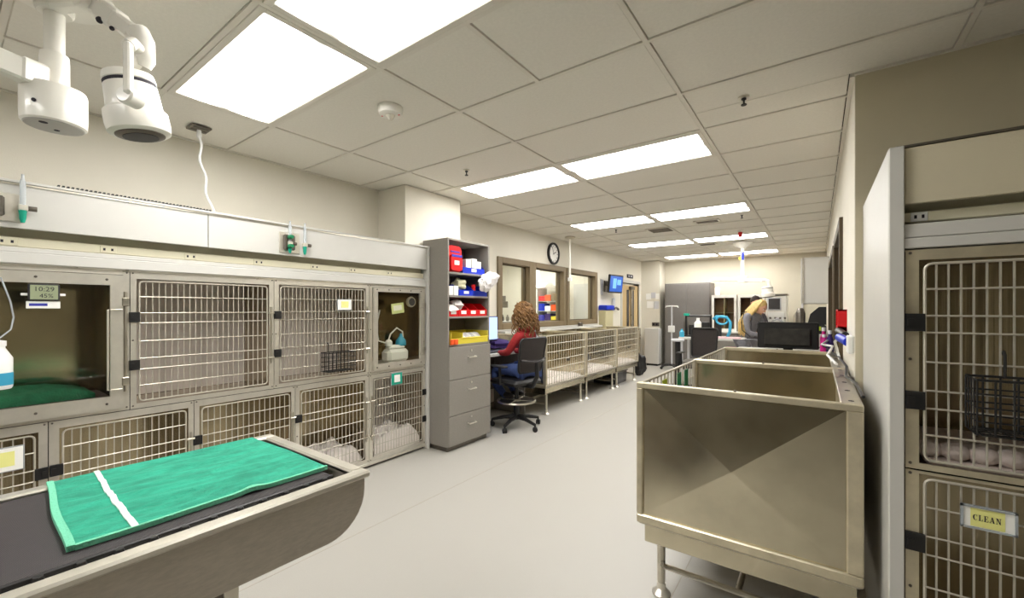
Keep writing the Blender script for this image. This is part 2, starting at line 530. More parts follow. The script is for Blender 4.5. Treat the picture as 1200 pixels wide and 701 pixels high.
part('door_closer', MB().box(XL - .01, XL + .05, DY0 + .5, DY0 + .78, DZ - .16, DZ - .08, .006), 'steel_dark', dr)

# annex rooms behind the left windows and behind the far door
struct('wall_annex_left', MB().box(-7.6, -7.48, 3.2, YF + .2, 0, CE), 'wall')
struct('wall_annex_near', MB().box(-7.6, XL - T, 3.1, 3.2, 0, CE), 'wall')
struct('wall_annex_far', MB().box(-7.6, XL - T, 9.3, 9.4, 0, CE), 'wall')
struct('wall_annex_end', MB().box(-7.6, XL - T, YF + .1, YF + .22, 0, CE), 'wall')
struct('ceiling_annex', MB().box(-7.6, XL - T, 3.1, YF + .22, CE, CE + .1), 'tile')

# baseboards
def bb(name, *b):
    struct(name, MB().box(*b, .003), 'base')
bb('baseboard_left', XL, XL + .012, 3.66, DY0 - .07, 0, .1)
bb('baseboard_far', -3.36, XR, YF - .012, YF, 0, .1)
bb('baseboard_far_pier', XL, -3.36, 11.238, 11.25, 0, .1)
bb('baseboard_right', XR - .012, XR, YC, YF - .012, 0, .1)

# ceiling: slab, runners, tees and tiles
ceil = struct('ceiling', MB().box(XL - T, XE + .12, YB - .12, YF + .12, CE + .03, CE + .13), 'dark_gap')
GX0, GY0 = -0.665, 2.0095
cols = [GX0 + 1.2192 * k for k in range(-3, 4)]
rows = [GY0 + .6096 * k for k in range(-14, 17)]
def in_room(x, y):
    return XL < x < (XE if y < YC else XR) and YB < y < YF
trof_rows = (-6, -2, 2, 6, 10, 14)
run = MB(); tee = MB()
b2 = .012
for k, gx in enumerate(cols):
    if XL < gx < XE:
        y1 = YF if gx < XR else YC
        run.box(gx - b2, gx + b2, YB, y1, CE, CE + .03)
for gy in rows:
    if YB < gy < YF:
        tee.box(XL, (XE if gy < YC else XR), gy - b2, gy + b2, CE + .0006, CE + .028)
split = {(-1, 5), (-1, -1)}
for y in (YB, YF): tee.box(XL, XR if y == YF else XE, y - .022, y + .022, CE - .0, CE + .02)
tee.box(XL, XL + .02, YB, YF, CE - .001, CE + .02).box(XR - .02, XR, YC, YF, CE - .001, CE + .02).box(XR, XE, YC - .02, YC, CE - .001, CE + .02)
# the tee that splits one bay in two
tee.box(GX0 - .6096 - b2, GX0 - .6096 + b2, rows[13], rows[14], CE + .0003, CE + .028)
part('main_runner', run, 'grid', ceil)
part('cross_tee', tee, 'grid', ceil)
gap = .002
tile_meshes = {}
def tile(x0, x1, y0, y1):
    sx, sy = round(x1 - x0, 3), round(y1 - y0, 3)
    if sx < .05 or sy < .05: return
    key = (sx, sy)
    o = None
    if key not in tile_meshes:
        mb = MB().box(-sx / 2, sx / 2, -sy / 2, sy / 2, 0, .018, .004)
        o = part('ceiling_tile', mb, 'tile', ceil, world=False)
        tile_meshes[key] = o.data
    else:
        o = bpy.data.objects.new('ceiling_tile', tile_meshes[key])
        col.objects.link(o); o.parent = ceil
    o.location = ((x0 + x1) / 2, (y0 + y1) / 2, CE + .007)
for ci in range(-3, 3):
    cx0 = GX0 + 1.2192 * ci; cx1 = cx0 + 1.2192
    for ri in range(-14, 17):
        y0 = GY0 + .6096 * ri; y1 = y0 + .6096
        if ci in (-2, -1) and ri in trof_rows: continue
        X0 = max(cx0 + b2 + gap, XL + .02); X1 = min(cx1 - b2 - gap, XE - .02)
        Y0 = max(y0 + b2 + gap, YB + .03); Y1 = min(y1 - b2 - gap, YF - .03)
        if X1 <= X0 or Y1 <= Y0: continue
        if y1 > YC + .1:
            if y0 < YC: 
                if cx0 > XR: Y1 = min(Y1, YC - .025)
                elif cx1 > XR:
                    tile(X0, X1, Y0, min(Y1, YC - .025)); X1 = XR - .025; Y0 = max(Y0, YC - .02)
            else:
                X1 = min(X1, XR - .025)
        if X1 <= X0 or Y1 <= Y0: continue
        if ci == -1 and ri == -1:
            mx = (cx0 + cx1) / 2
            tile(X0, mx - b2 - gap, Y0, Y1); tile(mx + b2 + gap, X1, Y0, Y1)
        else:
            tile(X0, X1, Y0, Y1)

# ------------------------------------------------------------------ ceiling fittings
def troffer(cx, cy, label, z=CE, group='fluorescent ceiling troffers'):
    t = thing('ceiling_light', label, 'ceiling light', (cx, cy, z), 0, group)
    L, W_ = 1.2192 / 2 - b2 - .002, .6096 / 2 - b2 - .002
    mb = MB()
    e = .032
    mb.box(-L, L, -W_, -W_ + e, -.002, .012, .002).box(-L, L, W_ - e, W_, -.002, .012, .002)
    mb.box(-L, -L + e, -W_ + e, W_ - e, -.002, .012, .002).box(L - e, L, -W_ + e, W_ - e, -.002, .012, .002)
    part('light_frame', mb, 'grid', t, world=False)
    part('diffuser', MB().box(-L + e, L - e, -W_ + e, W_ - e, .004, .01), 'lens', t, world=False)
    return t
names = {-6: 'behind the camera', -2: 'nearest the large surgical lamp', 2: 'in front of the grey shelf tower', 6: 'third row, before the square air vent', 10: 'fourth row from the camera', 14: 'farthest row by the far wall'}
for r in trof_rows:
    for ci, side in ((-2, 'left'), (-1, 'right')):
        lab = 'lit ceiling light, %s one of the pair %s' % (side, names[r])
        troffer(GX0 + 1.2192 * (ci + .5), GY0 + .6096 * (r + .5), lab)
for (x, y, s_) in ((-5.7, 4.6, 'near'), (-5.7, 6.6, 'middle'), (-5.7, 8.4, 'far'), (-4.6, 7.6, 'window side'), (-4.6, 5.6, 'bench side'), (-5.2, 10.6, 'corridor')):
    troffer(x, y, 'added ceiling light brightening the room behind the left windows, %s one' % s_, CE - .012, 'added annex ceiling lights')  # annex lamps added to brighten the view through the panes

def at(mb, m): return mb
t = thing('smoke_detector', 'round white smoke detector on the ceiling near the large lights', 'smoke detector', (-2.2, 1.71, CE))
part('detector_base', MB().lathe([(.055, -.045), (.07, -.04), (.078, -.012), (.078, .006)], 28), 'lampwhite', t, world=False)
part('sensor', MB().lathe([(.012, -.075), (.02, -.06), (.03, -.046), (.03, -.044)], 16), 'steel_bright', t, world=False)
part('indicator', MB().box(-.054, -.044, -.03, -.022, -.046, -.04).box(.044, .054, .022, .03, -.046, -.04), 'red', t, world=False)
for (x, y, lab) in ((-.36, 2.88, 'black sprinkler head on the ceiling near the right wall corner'), (-2.62, 2.89, 'small dark sprinkler head in front of the second light row'),
                    (-2.62, 6.45, 'tiny sprinkler head between the third lights and the air vent'), (-.83, 6.45, 'tiny sprinkler head right of the third light row')):
    t = thing('sprinkler', lab, 'sprinkler', (x, y, CE), 0, 'ceiling sprinklers')
    part('escutcheon', MB().lathe([(.028, -.004), (.03, .0), (.03, .006)], 16), 'steel_bright', t, world=False)
    part('head', MB().lathe([(.016, -.045), (.016, -.04), (.005, -.038), (.006, -.015), (.014, -.012), (.014, -.004)], 12), 'black', t, world=False)
def ceil_vent(cx, cy, a, b, lab, m='steel_dark'):
    t = thing('air_vent', lab, 'air vent', (cx, cy, CE), 0, 'ceiling air vents')
    mb = MB()
    mb.box(-a, a, -b, -b + .03, -.006, .006).box(-a, a, b - .03, b, -.006, .006).box(-a, -a + .03, -b, b, -.006, .006).box(a - .03, a, -b, b, -.006, .006)
    part('vent_frame', mb, 'steel_bright', t, world=False)
    part('backing', MB().box(-a + .02, a - .02, -b + .02, b - .02, .002, .006), 'black', t, world=False)
    n = max(4, int(2 * b / .05))
    for k in range(n):
        yy = -b + .03 + (2 * b - .06) * (k + .5) / n
        part('louvre', MB().box(-a + .03, a - .03, -.002, .002, -.012, .012, m=tr(0, yy, -.002) @ rot('X', .7)), m, t, world=False)
ceil_vent(-2.05, 6.9, .19, .19, 'square dark air vent behind the third light row')
ceil_vent(-1.3, 6.62, .17, .1, 'small rectangular vent right behind the third row light')
ceil_vent(-1.75, 8.95, .16, .1, 'small vent in front of the far ceiling lights')
t = thing('exit_light', 'small red alarm light on the ceiling near the fourth light row', 'alarm light', (-1.02, 7.75, CE))
part('alarm_base', MB().lathe([(.05, -.02), (.05, 0)], 16), 'lampwhite', t, world=False)
part('alarm_lens', MB().box(-.03, .03, -.03, .03, -.1, -.02, .008), 'red', t, world=False)

# cord dropping from a ceiling plate behind the left soffit
t = thing('power_drop', 'white power cord hanging from a square ceiling plate over the cages', 'cord', (-3.53, 1.1, CE))
part('ceiling_plate', MB().box(-.06, .06, -.06, .06, -.012, .002, .004).box(-.045, -.01, -.045, .045, -.016, -.01).box(.01, .045, -.045, .045, -.016, -.01), 'steel_dark', t, world=False)
part('plug', MB().lathe([(.014, -.07), (.018, -.05), (.012, -.012)], 12), 'plastic_w', t, world=False)
pts = [(.0 + .02 * math.sin(k / 4), .08 * (k / 14) ** 2 + .012 * math.sin(k), -.06 - .5 * k / 14) for k in range(15)]
pts += [(.0, .09, -.60), (-.0, .1, -.66)]
part('cord', MB().tube(pts, .008, 8), 'plastic_w', t, world=False)
t = thing('drop_pole', 'thin white service pole hanging from the ceiling before the left window', 'pole', (-3.55, 6.63, CE))
part('canopy', MB().lathe([(.06, -.04), (.09, -.02), (.09, .0)], 20), 'steel', t, world=False)
part('pole', MB().rod((0, 0, -.74), (0, 0, -.03), .018, 12), 'lampwhite', t, world=False)
part('pole_end', MB().box(-.03, .03, -.03, .03, -.78, -.72, .005), 'plastic_w', t, world=False)

# ------------------------------------------------------------------ left cage bank
XF = -3.33
XB = -3.845
HF = (.0, .13, .265, .35, .50, .645, .735, .87, 1.0)
def grid_door(u0, u1, v0, v1, n, P, r=.0032, rr=.0048):
    # wire door in plane given by P(u,v,d)
    mb = MB()
    mb.tube([P(u, v, 0) for u, v in rrect(u0, u1, v0, v1, .02, 3)], rr, 6, closed=True)
    for k in range(1, n):
        u = u0 + (u1 - u0) * k / n
        mb.tube([P(u, v0, .004), P(u, v1, .004)], r, 5, caps=False)
    for h in HF[1:-1]:
        v = v1 - (v1 - v0) * h
        mb.tube([P(u0, v, -.002), P(u1, v, -.002)], r * 1.05, 5, caps=False)
    return mb
def face_frame(u0, u1, v0, v1, a0, a1, b0, b1, P, d0, d1):
    # flat frame with an opening, as four mitred plates
    mb = MB()
    def q(ua, ub, va, vb):
        vs = [P(u, v, d) for d in (d0, d1) for v in (va, vb) for u in (ua, ub)]
        mb.add(vs, [(0, 1, 3, 2), (4, 6, 7, 5), (0, 4, 5, 1), (2, 3, 7, 6), (0, 2, 6, 4), (1, 5, 7, 3)])
    q(u0, a0, v0, v1); q(a1, u1, v0, v1); q(a0, a1, v0, b0); q(a0, a1, b1, v1)
    return mb
def shell(u0, u1, v0, v1, P, depth, th=.004):
    mb = MB()
    def q(ua, ub, va, vb, da, db):
        vs = [P(u, v, d) for d in (da, db) for v in (va, vb) for u in (ua, ub)]
        mb.add(vs, [(0, 1, 3, 2), (4, 6, 7, 5), (0, 4, 5, 1), (2, 3, 7, 6), (0, 2, 6, 4), (1, 5, 7, 3)])
    q(u0, u0 + th, v0, v1, .004, depth); q(u1 - th, u1, v0, v1, .004, depth)
    q(u0 + th, u1 - th, v0, v0 + th, .004, depth); q(u0 + th, u1 - th, v1 - th, v1, .004, depth)
    q(u0, u1, v0, v1, depth, depth + th)
    return mb
def rivets(mb, P, pts, r=.007):
    for u, v in pts:
        a = P(u, v, -.0005); b = P(u, v, -.006)
        mb.tube([a, b], [r, r * .7], 8)
    return mb

def cage(name, label, u0, u1, v0, v1, P, loc, door, n=22, hinge='l', frame_m='steel_bright', lining='steel_in', group=None, depth=.5, cat='cage', backm='back_in'):
    t = thing(name, label, cat, loc, 0, group)
    a0, a1, b0, b1 = door
    part('housing', shell(u0 + .004, u1 - .004, v0 + .004, v1 - .004, P, depth), lining, t)
    bp_ = MB(); bp_.add([P(u, v, d) for d in (depth - .008, depth - .002) for v in (v0 + .01, v1 - .01) for u in (u0 + .01, u1 - .01)], [(0, 1, 3, 2), (4, 6, 7, 5), (0, 4, 5, 1), (2, 3, 7, 6), (0, 2, 6, 4), (1, 5, 7, 3)])
    part('back_lining', bp_, backm, t)
    ff = face_frame(u0 + .002, u1 - .002, v0 + .002, v1 - .002, a0, a1, b0, b1, P, 0, .006)
    part('face_frame', ff, frame_m, t)
    rv = MB()
    rivets(rv, P, [(u0 + .014, v0 + .02), (u0 + .014, v1 - .012), (u1 - .014, v0 + .02), (u1 - .014, v1 - .012), (u0 + .014, (v0 + v1) / 2), (u1 - .014, (v0 + v1) / 2)], .005)
    part('rivet', rv, 'steel_dark', t, kind='stuff')
    if n:
        d = part('wire_door', grid_door(a0 + .014, a1 - .014, b0 + .014, b1 - .014, n, P), 'wire', t)
        H = b1 - b0
        ue = a0 if hinge == 'l' else a1
        sgn = 1 if hinge == 'l' else -1
        for h in (.307, .69):
            vv = b1 - H * h
            hb = MB()
            def q(ua, ub, va, vb, da, db):
                vs = [P(u, v, dd) for dd in (da, db) for v in (va, vb) for u in (ua, ub)]
                hb.add(vs, [(0, 1, 3, 2), (4, 6, 7, 5), (0, 4, 5, 1), (2, 3, 7, 6), (0, 2, 6, 4), (1, 5, 7, 3)])
            q(ue - sgn * .035, ue + sgn * .014, vv - .03, vv + .03, -.012, -.001)
            q(ue - sgn * .03, ue - sgn * .012, vv - .012, vv + .012, -.018, -.012)
            part('hinge', hb, 'black', d)
        ul = a1 if hinge == 'l' else a0
        lb = MB()
        lb.tube([P(ul + sgn * .012, b1 - H * .22, -.008), P(ul + sgn * .012, b1 - H * .78, -.008)], .006, 6)
        for h in (.28, .72):
            lb.tube([P(ul - sgn * .01, b1 - H * h, -.012), P(ul + sgn * .03, b1 - H * h, -.012)], .008, 6)
        part('latch', lb, 'steel', d)
    return t

PL = lambda u, v, d: (XF - d, u, v)     # left bank: u = y, v = z, d = depth into the bank
G1 = 'steel kennel cages along the left wall'
def lc(name, label, y0, y1, z0, z1, door, **k):
    return cage(name, label, y0, y1, z0, z1, PL, (XF - .25, (y0 + y1) / 2, z0), door, group=G1, **k)
ZU0, ZU1 = .858, 1.69
lc('kennel_cage', 'upper steel cage between the glass incubator and the cage with a hung basket', .69, 1.515, ZU0, ZU1, (.72, 1.48, .89, 1.645), n=23)
lc('kennel_cage', 'upper steel cage with a black wire basket and small card on its door', 1.515, 2.35, ZU0, ZU1, (1.55, 2.315, .89, 1.65), n=24)
lc('kennel_cage', 'lower steel cage at the left frame edge with a paper card on its wire door', -.28, .36, .05, ZU0, (-.25, .325, .09, .81), backm='back_warm', n=15, hinge='r')
lc('kennel_cage', 'lower steel cage behind the towel, right of the cage with a paper card', .36, 1.01, .05, ZU0, (.40, .98, .09, .815), backm='back_warm', n=16)
lc('kennel_cage', 'lower steel cage behind the far end of the steel tub table', 1.01, 1.675, .05, ZU0, (1.04, 1.645, .09, .815), backm='back_warm', n=16)
lc('kennel_cage', 'lower steel cage with pale bedding, below the basket cage', 1.675, 2.35, .05, ZU0, (1.71, 2.31, .09, .815), backm='back_warm', n=16)
lc('kennel_cage', 'lower steel cage with white bedding and teal card, nearest the grey shelf tower', 2.35, 3.03, .05, ZU0, (2.39, 3.0, .09, .82), n=18, hinge='r')

def glass_cage(label, y0, y1, fr, gl, latch_r=True):
    # cage with framed acrylic door: fr outer frame (y0,y1,z0,z1), gl glass opening
    t = lc('incubator_cage', label, y0, y1, ZU0, ZU1, fr, n=0, cat='incubator', lining='mirror_in', backm='mirror_in')
    df = face_frame(fr[0] + .004, fr[1] - .004, fr[2] + .004, fr[3] - .004, gl[0], gl[1], gl[2], gl[3], PL, -.022, .0)
    d = part('door_frame', df, 'steel_bright', t)
    part('door_pane', MB().box(XF - .002, XF + .006, gl[0] - .01, gl[1] + .01, gl[2] - .01, gl[3] + .01), 'acrylic', d)
    rv = MB()
    m_ = .5 * (fr[3] + gl[3])
    L_ = fr[1] - fr[0]
    rivets(rv, lambda u, v, dd: PL(u, v, dd - .022), [(fr[0] + L_ * k, zz) for k in (.06, .28, .5, .72, .94) for zz in (m_, .5 * (fr[2] + gl[2]))], .007)
    part('door_screw', rv, 'steel_dark', d, kind='stuff')
    hb = MB()
    hh = gl[3] - gl[2]
    yb = gl[1] + .002
    ye = fr[1] - .012
    hb.tube([(XF + .03, ye, gl[2] + .06 * hh), (XF + .034, yb - .015, gl[2] + .06 * hh), (XF + .034, yb - .015, gl[3] - .22 * hh), (XF + .03, ye, gl[3] - .22 * hh)], .005, 6)
    part('door_handle', hb, 'wire', d)
    lb = MB()
    lb.tube([(XF + .012, fr[1] + .008, fr[2] + .1), (XF + .012, fr[1] + .008, fr[3] - .1)], .009, 8)
    for z in (fr[2] + .16, fr[3] - .16):
        lb.box(XF, XF + .03, fr[1] - .01, fr[1] + .022, z - .025, z + .025, .004)
    part('door_latch', lb, 'steel', d)
    return t
glass_cage('wide glass-fronted incubator cage with a digital thermometer, left end of upper row', -.62, .69, (-.58, .66, .875, 1.665), (-.53, .60, .955, 1.60))
glass_cage('narrow glass-fronted oxygen cage with a white humidifier bottle inside, beside the shelf tower', 2.35, 3.03, (2.385, 2.99, .885, 1.665), (2.43, 2.945, .95, 1.625))

# in the incubator
z0 = ZU0 + .008
def wavy(x0, x1, y0, y1, z, h, amp=.012, th=.03, seed=0, nu=20, nv=16):
    rd = random.Random(seed)
    ph = [rd.uniform(0, 6) for _ in range(6)]
    def fn(u, v):
        x = x0 + (x1 - x0) * u; y = y0 + (y1 - y0) * v
        e = min(1, 6 * min(u, 1 - u, v, 1 - v))
        zz = z + h * (.35 + .65 * math.sqrt(max(0, e))) + amp * (math.sin(9 * u + ph[0] + 4 * v) + .6 * math.sin(17 * v + ph[1] - 5 * u) + .4 * math.sin(25 * (u + v) + ph[2])) * e
        return (x, y, max(z + .004, zz))
    mb = MB().sheet(fn, nu, nv)
    # skirt down to the base
    n = nu + 1
    o = len(mb.v)
    ring = [i for i in range(nu)] + [nu + j * n for j in range(nv)] + [nv * n + nu - i for i in range(nu)] + [(nv - j) * n for j in range(nv)]
    mb.v += [(mb.v[i][0], mb.v[i][1], z) for i in ring]
    for a in range(len(ring)):
        b = (a + 1) % len(ring)
        mb.f.append((ring[b], ring[a], o + a, o + b))
    mb.f.append(tuple(o + a for a in range(len(ring))))
    return mb
solo('cage_mat', MB().box(XF - .46, XF - .02, -.57, .64, z0, z0 + .075, .02), mat('mauve_mat', (92, 76, 78), .85, noise=.2, nscale=12), 'dull mauve padded mat on the floor of the glass incubator', 'mat')
solo('folded_towel', wavy(XF - .44, XF - .12, -.4, .56, z0 + .076, .07, .010, seed=3), mat('bottle_green_terry', (36, 110, 80), .95, noise=.2, nscale=30, bump=.8, bscale=120), 'dark green folded towel lying inside the glass incubator', 'towel')
t = thing('thermometer', 'grey digital thermometer reading 10:29 hung at the top of the incubator glass', 'thermometer', (XF + .02, .345, 1.5))
part('thermometer_body', MB().box(XF + .007, XF + .03, .285, .40, 1.505, 1.595, .006), 'screen_dk', t)
part('display', MB().box(XF + .03, XF + .0315, .293, .392, 1.513, 1.588), 'lcd', t)
RX = Matrix(((0, 0, 1, 0), (1, 0, 0, 0), (0, 1, 0, 0), (0, 0, 0, 1)))   # text in plane facing +x: text x -> +y , y -> z
part('digits', text_mesh('10:29', .034, tr(XF + .0316, .342, 1.566) @ RX).add(*(lambda q: (q.v, q.f))(text_mesh('45%', .03, tr(XF + .0316, .35, 1.531) @ RX))), 'ink', t)
part('label_strip', MB().box(XF + .007, XF + .02, .28, .402, 1.465, 1.503, .002), 'paper', t)
part('label_text', MB().box(XF + .02, XF + .0206, .29, .355, 1.478, 1.492), 'inkblue', t)
part('suction_mount', MB().box(XF + .007, XF + .016, .262, .422, 1.532, 1.545, .002), 'plastic_w', t)
t = thing('humidifier_bottle', 'white and blue bottle hung on the incubator door at the left frame edge', 'bottle', (XF + .1, .18, 1.07))
part('bottle_body', MB().lathe([(.05, 0), (.055, .01), (.055, .15), (.04, .18), (.03, .2), (.03, .21)], 20, tr(XF + .085, .178, 1.07)), 'plastic_w', t)
part('bottle_band', MB().lathe([(.0562, .02), (.0562, .08)], 20, tr(XF + .085, .178, 1.07)), 'aqua', t)
part('bottle_cap', MB().lathe([(.034, .21), (.034, .235), (.012, .24), (.012, .26)], 16, tr(XF + .085, .178, 1.07)), 'plastic_w', t)
part('hanger', MB().tube([(XF + .085, .178, 1.29), (XF + .05, .178, 1.31), (XF + .024, .178, 1.31)], .006, 6), 'steel', t)
part('tube', MB().tube([(XF + .085, .19, 1.32), (XF + .08, .225, 1.36), (XF + .07, .235, 1.42), (XF + .06, .225, 1.5), (XF + .05, .195, 1.62)], .0035, 6), 'clear', t)

# oxygen cage contents
solo('folded_blanket', wavy(XF - .44, XF - .03, 2.42, 2.97, z0, .06, .004, seed=5), 'towelw', 'white folded blanket on the floor of the oxygen cage', 'blanket')
t = thing('oxygen_humidifier', 'white plastic humidifier with blue cap inside the oxygen cage', 'humidifier', (XF - .16, 2.72, z0 + .062))
bz = z0 + .066
bx, by = XF - .12, 2.74
part('reservoir', MB().box(bx - .07, bx + .07, by - .13, by + .13, bz, bz + .13, .03).box(bx - .05, bx + .05, by - .1, by + .1, bz + .12, bz + .17, .03), 'plastic_w', t)
part('blue_cap', MB().lathe([(.05, 0), (.055, .01), (.05, .05), (.02, .09), (.012, .12)], 18, tr(bx, by + .07, bz + .16)), 'aqua', t)
part('side_knob', MB().lathe([(.035, 0), (.035, .04), (.02, .06)], 14, tr(bx, by - .08, bz + .165)), 'plastic_w', t)
part('hose', MB().tube([(bx, by - .09, bz + .2), (bx, by - .06, bz + .28), (bx, by + .02, bz + .34), (bx, by + .09, bz + .3), (bx, by + .1, bz + .2)], .008, 6).tube([(bx, by - .1, bz + .19), (bx - .03, by - .18, bz + .22), (bx - .04, by - .2, bz + .36), (bx - .05, by - .15, bz + .52)], .008, 6), 'plastic_w', t)
t = thing('notice_card', 'tilted pale card stuck inside the oxygen cage glass', 'card', (XF - .03, 2.68, 1.4))
cm = tr(XF - .006, 2.68, 1.47) @ rot('X', .12)
part('card_sheet', MB().box(-.002, .0, -.075, .075, -.05, .05, m=cm), 'paperg', t)
part('card_print', MB().box(.0, .0006, -.05, .05, -.02, .03, m=cm), 'paper', t)
t = thing('gauge', 'round gauge in the upper corner of the oxygen cage', 'gauge', (XF - .03, 2.87, 1.5))
GX = tr(XF - .02, 2.86, 1.535) @ rot('Y', PI / 2)
part('gauge_body', MB().lathe([(.05, -.02), (.055, 0), (.05, .012)], 20, GX), 'steel_bright', t)
part('gauge_face', MB().lathe([(.04, .0122), (.04, .0128)], 20, GX), 'screen_dk', t)

# bedding in lower cages
solo('cage_bedding', wavy(XF - .42, XF - .03, 1.74, 2.29, .06, .16, .03, seed=9), 'towelw', 'crumpled pale bedding in the lower cage left of the teal card cage', 'bedding')
solo('cage_bedding', wavy(XF - .42, XF - .03, 2.42, 2.98, .06, .2, .02, seed=12), 'towelw', 'thick white bedding in the lower cage with the teal card', 'bedding')
solo('cage_bedding', wavy(XF - .42, XF - .03, .44, .95, .06, .05, .012, seed=15), 'towelw', 'thin pale bedding in the lower cage behind the green towel', 'bedding')
def door_card(y, z, wy, wz, m, label, bandm=None):
    t = thing('door_card', label, 'card', (XF + .02, y, z - wz / 2))
    part('card_holder', MB().box(XF + .012, XF + .018, y - wy / 2 - .006, y + wy / 2 + .006, z - wz / 2 - .006, z + wz / 2 + .006, .002), 'clear', t)
    part('card_sheet', MB().box(XF + .018, XF + .0195, y - wy / 2, y + wy / 2, z - wz / 2, z + wz / 2), m, t)
    if bandm:
        part('card_band', MB().box(XF + .0195, XF + .02, y - wy * .25, y + wy * .3, z - wz * .3, z + wz * .34), bandm, t)
door_card(2.09, 1.5, .125, .085, 'paper', 'small pale yellow card on the basket cage door', 'papery')
door_card(2.65, .785, .125, .11, 'teal', 'teal card with a white patch on the lower cage by the shelf', 'paper')
door_card(.2, .70, .14, .115, 'paper', 'white and yellow paper card on the lowest left cage door', 'papery')
def wire_basket(P, u0, u1, v0, v1, d, label, nu=8, nv=5, loc=(0, 0, 0), r=.004):
    t = thing('wire_basket', label, 'basket', loc)
    mb = MB()
    def ring(v, rr, s=0):
        mb.tube([P(u0 + s, v, -.012), P(u0 + s, v, -d + s), P(u1 - s, v, -d + s), P(u1 - s, v, -.012)], rr, 5, closed=True)
    for k in range(nv + 1):
        ring(v0 + (v1 - v0) * k / nv, r * (1.5 if k in (0, nv) else 1), .014 if k == 0 else 0)
    for k in range(nu + 1):
        u = u0 + (u1 - u0) * k / nu
        mb.tube([P(u, v1, -d), P(u, v0, -d), P(u, v0, -.012), P(u, v1, -.012)], r, 5)
    for k in range(1, 4):
        dd = -.012 - (d - .012) * k / 4
        mb.tube([P(u0, v1, dd), P(u0, v0, dd), P(u1, v0, dd), P(u1, v1, dd)], r, 5)
    part('basket_wires', mb, 'black', t)
    for u in (u0 + (u1 - u0) * .25, u0 + (u1 - u0) * .75):
        hk = MB()
        hk.tube([P(u, v1, -.014), P(u, v1 + .07, -.014), P(u, v1 + .08, -.004), P(u, v1 + .07, .006)], r * 1.4, 6)
        part('hook', hk, 'black', t)
    return t
wire_basket(PL, 1.88, 2.13, .945, 1.10, .12, 'small black wire basket hung on the upper left-bank cage door', nu=7, nv=4, r=.0028, loc=(XF + .07, 2.0, .94))

# soffit, raceway and end panel enclosing the left bank
t = thing('cage_fascia', 'white fascia with outlet strip running above the left cage bank', 'fascia', (XF - .2, 1.3, 0))
YS0, YS1 = -1.0, 3.035
XP = -3.30
part('fascia_panel', MB().box(XP - .02, XP, YS0, 1.078, 1.875, 2.10, .002), 'white', t)
part('fascia_panel', MB().box(XP - .02, XP, 1.082, YS1, 1.875, 2.10, .002), 'white', t)
part('top_cap', MB().box(XB, XP + .012, YS0, YS1, 2.103, 2.118, .003), 'white', t)
part('cap_edge', MB().box(XP - .002, XP + .006, YS0, YS1, 2.094, 2.102), 'steel', t)
part('recess_back', MB().box(XF - .09, XF - .07, YS0, YS1, 1.69, 1.90), 'cream', t)
part('raceway', MB().box(XF - .07, XF - .03, YS0, YS1, 1.785, 1.835, .004), 'cream', t)
for y in (.22, .6, 1.0, 1.42, 1.85, 2.2, 2.6):
    o = part('outlet', MB().box(XF - .03, XF - .026, y - .035, y + .035, 1.79, 1.83, .002), 'cream', t)
    part('outlet_hole', MB().box(XF - .026, XF - .0252, y - .022, y - .012, 1.803, 1.817).box(XF - .026, XF - .0252, y + .012, y + .022, 1.803, 1.817), 'ink', o)
part('lower_trim', MB().box(XF - .07, XF + .012, YS0, YS1, 1.696, 1.755, .004), 'white', t)
part('lower_trim', MB().box(XF - .07, XF - .012, YS0, YS1, 1.757, 1.783, .003), 'white', t)
part('steel_rail', MB().box(XF - .02, XF + .006, YS0, YS1, 1.684, 1.695), 'steel', t)
solo('end_panel', MB().box(XB, XP + .014, 3.036, 3.058, 0.0, 2.118, .003), 'white', 'white upright end panel between the left cages and the grey shelf tower', 'panel')
t = thing('cage_plinth', 'steel base rail and dark toe kick under the left cages', 'plinth', (XF, 1.0, 0))
part('toe_kick', MB().box(XF - .06, XF - .03, YS0, 3.035, 0.0, .049), 'steel_dark', t)
part('base_rail', MB().box(XF - .03, XF + .002, YS0, 3.035, .024, .049, .002), 'steel_bright', t)
t = thing('vent_grille', 'black corrugated vent strip lying along the top of the left fascia', 'vent', (-3.58, .79, 2.118))
part('vent_bed', MB().box(-3.66, -3.52, .40, 1.19, 2.119, 2.128), 'white', t)
mb = MB()
for k in range(40):
    y = .42 + k * .0192
    mb.box(-3.64, -3.54, y, y + .009, 2.128, 2.178)
part('vent_fins', mb, 'black', t)

def gas_outlet(y0, y1, z0, z1, label, tubes):
    t = thing('gas_outlet', label, 'gas outlet', (XP + .01, (y0 + y1) / 2, z0), 0, 'oxygen outlets on the fascia')
    W_ = y1 - y0
    part('back_plate', MB().box(XP + .001, XP + .012, y0, y1, z0, z1, .003), 'steel_bright', t)
    part('outlet_body', MB().box(XP + .012, XP + .04, y0 + .15 * W_, y1 - .3 * W_, z0 + .02, z1 - .02, .008), 'steel_dark', t)
    for zf in (.3, .75):
        z = z0 + (z1 - z0) * zf
        part('green_valve', MB().lathe([(.016, 0), (.018, .02), (.012, .045)], 14, tr(XP + .04, y0 + .4 * W_, z) @ rot('Y', PI / 2)), 'green', t)
    for yy in tubes:
        f = part('flowmeter', MB().lathe([(.009, 0), (.011, .02), (.011, .13), (.006, .15), (.006, .17)], 12, tr(XP + .04, yy, z0 + .07)), 'clear', t)
        part('valve_body', MB().box(XP + .02, XP + .055, yy - .018, yy + .018, z0 + .055, z0 + .085, .005), 'steel_bright', f)
        part('christmas_tree', MB().lathe([(.007, -.05), (.012, -.03), (.014, 0), (.016, .012)], 12, tr(XP + .04, yy, z0 + .045)), 'teal', f)
        part('valve_knob', MB().lathe([(.013, 0), (.013, .03)], 12, tr(XP + .04, yy + .018, z0 + .07) @ rot('X', -PI / 2)), 'steel_dark', f)
    return t
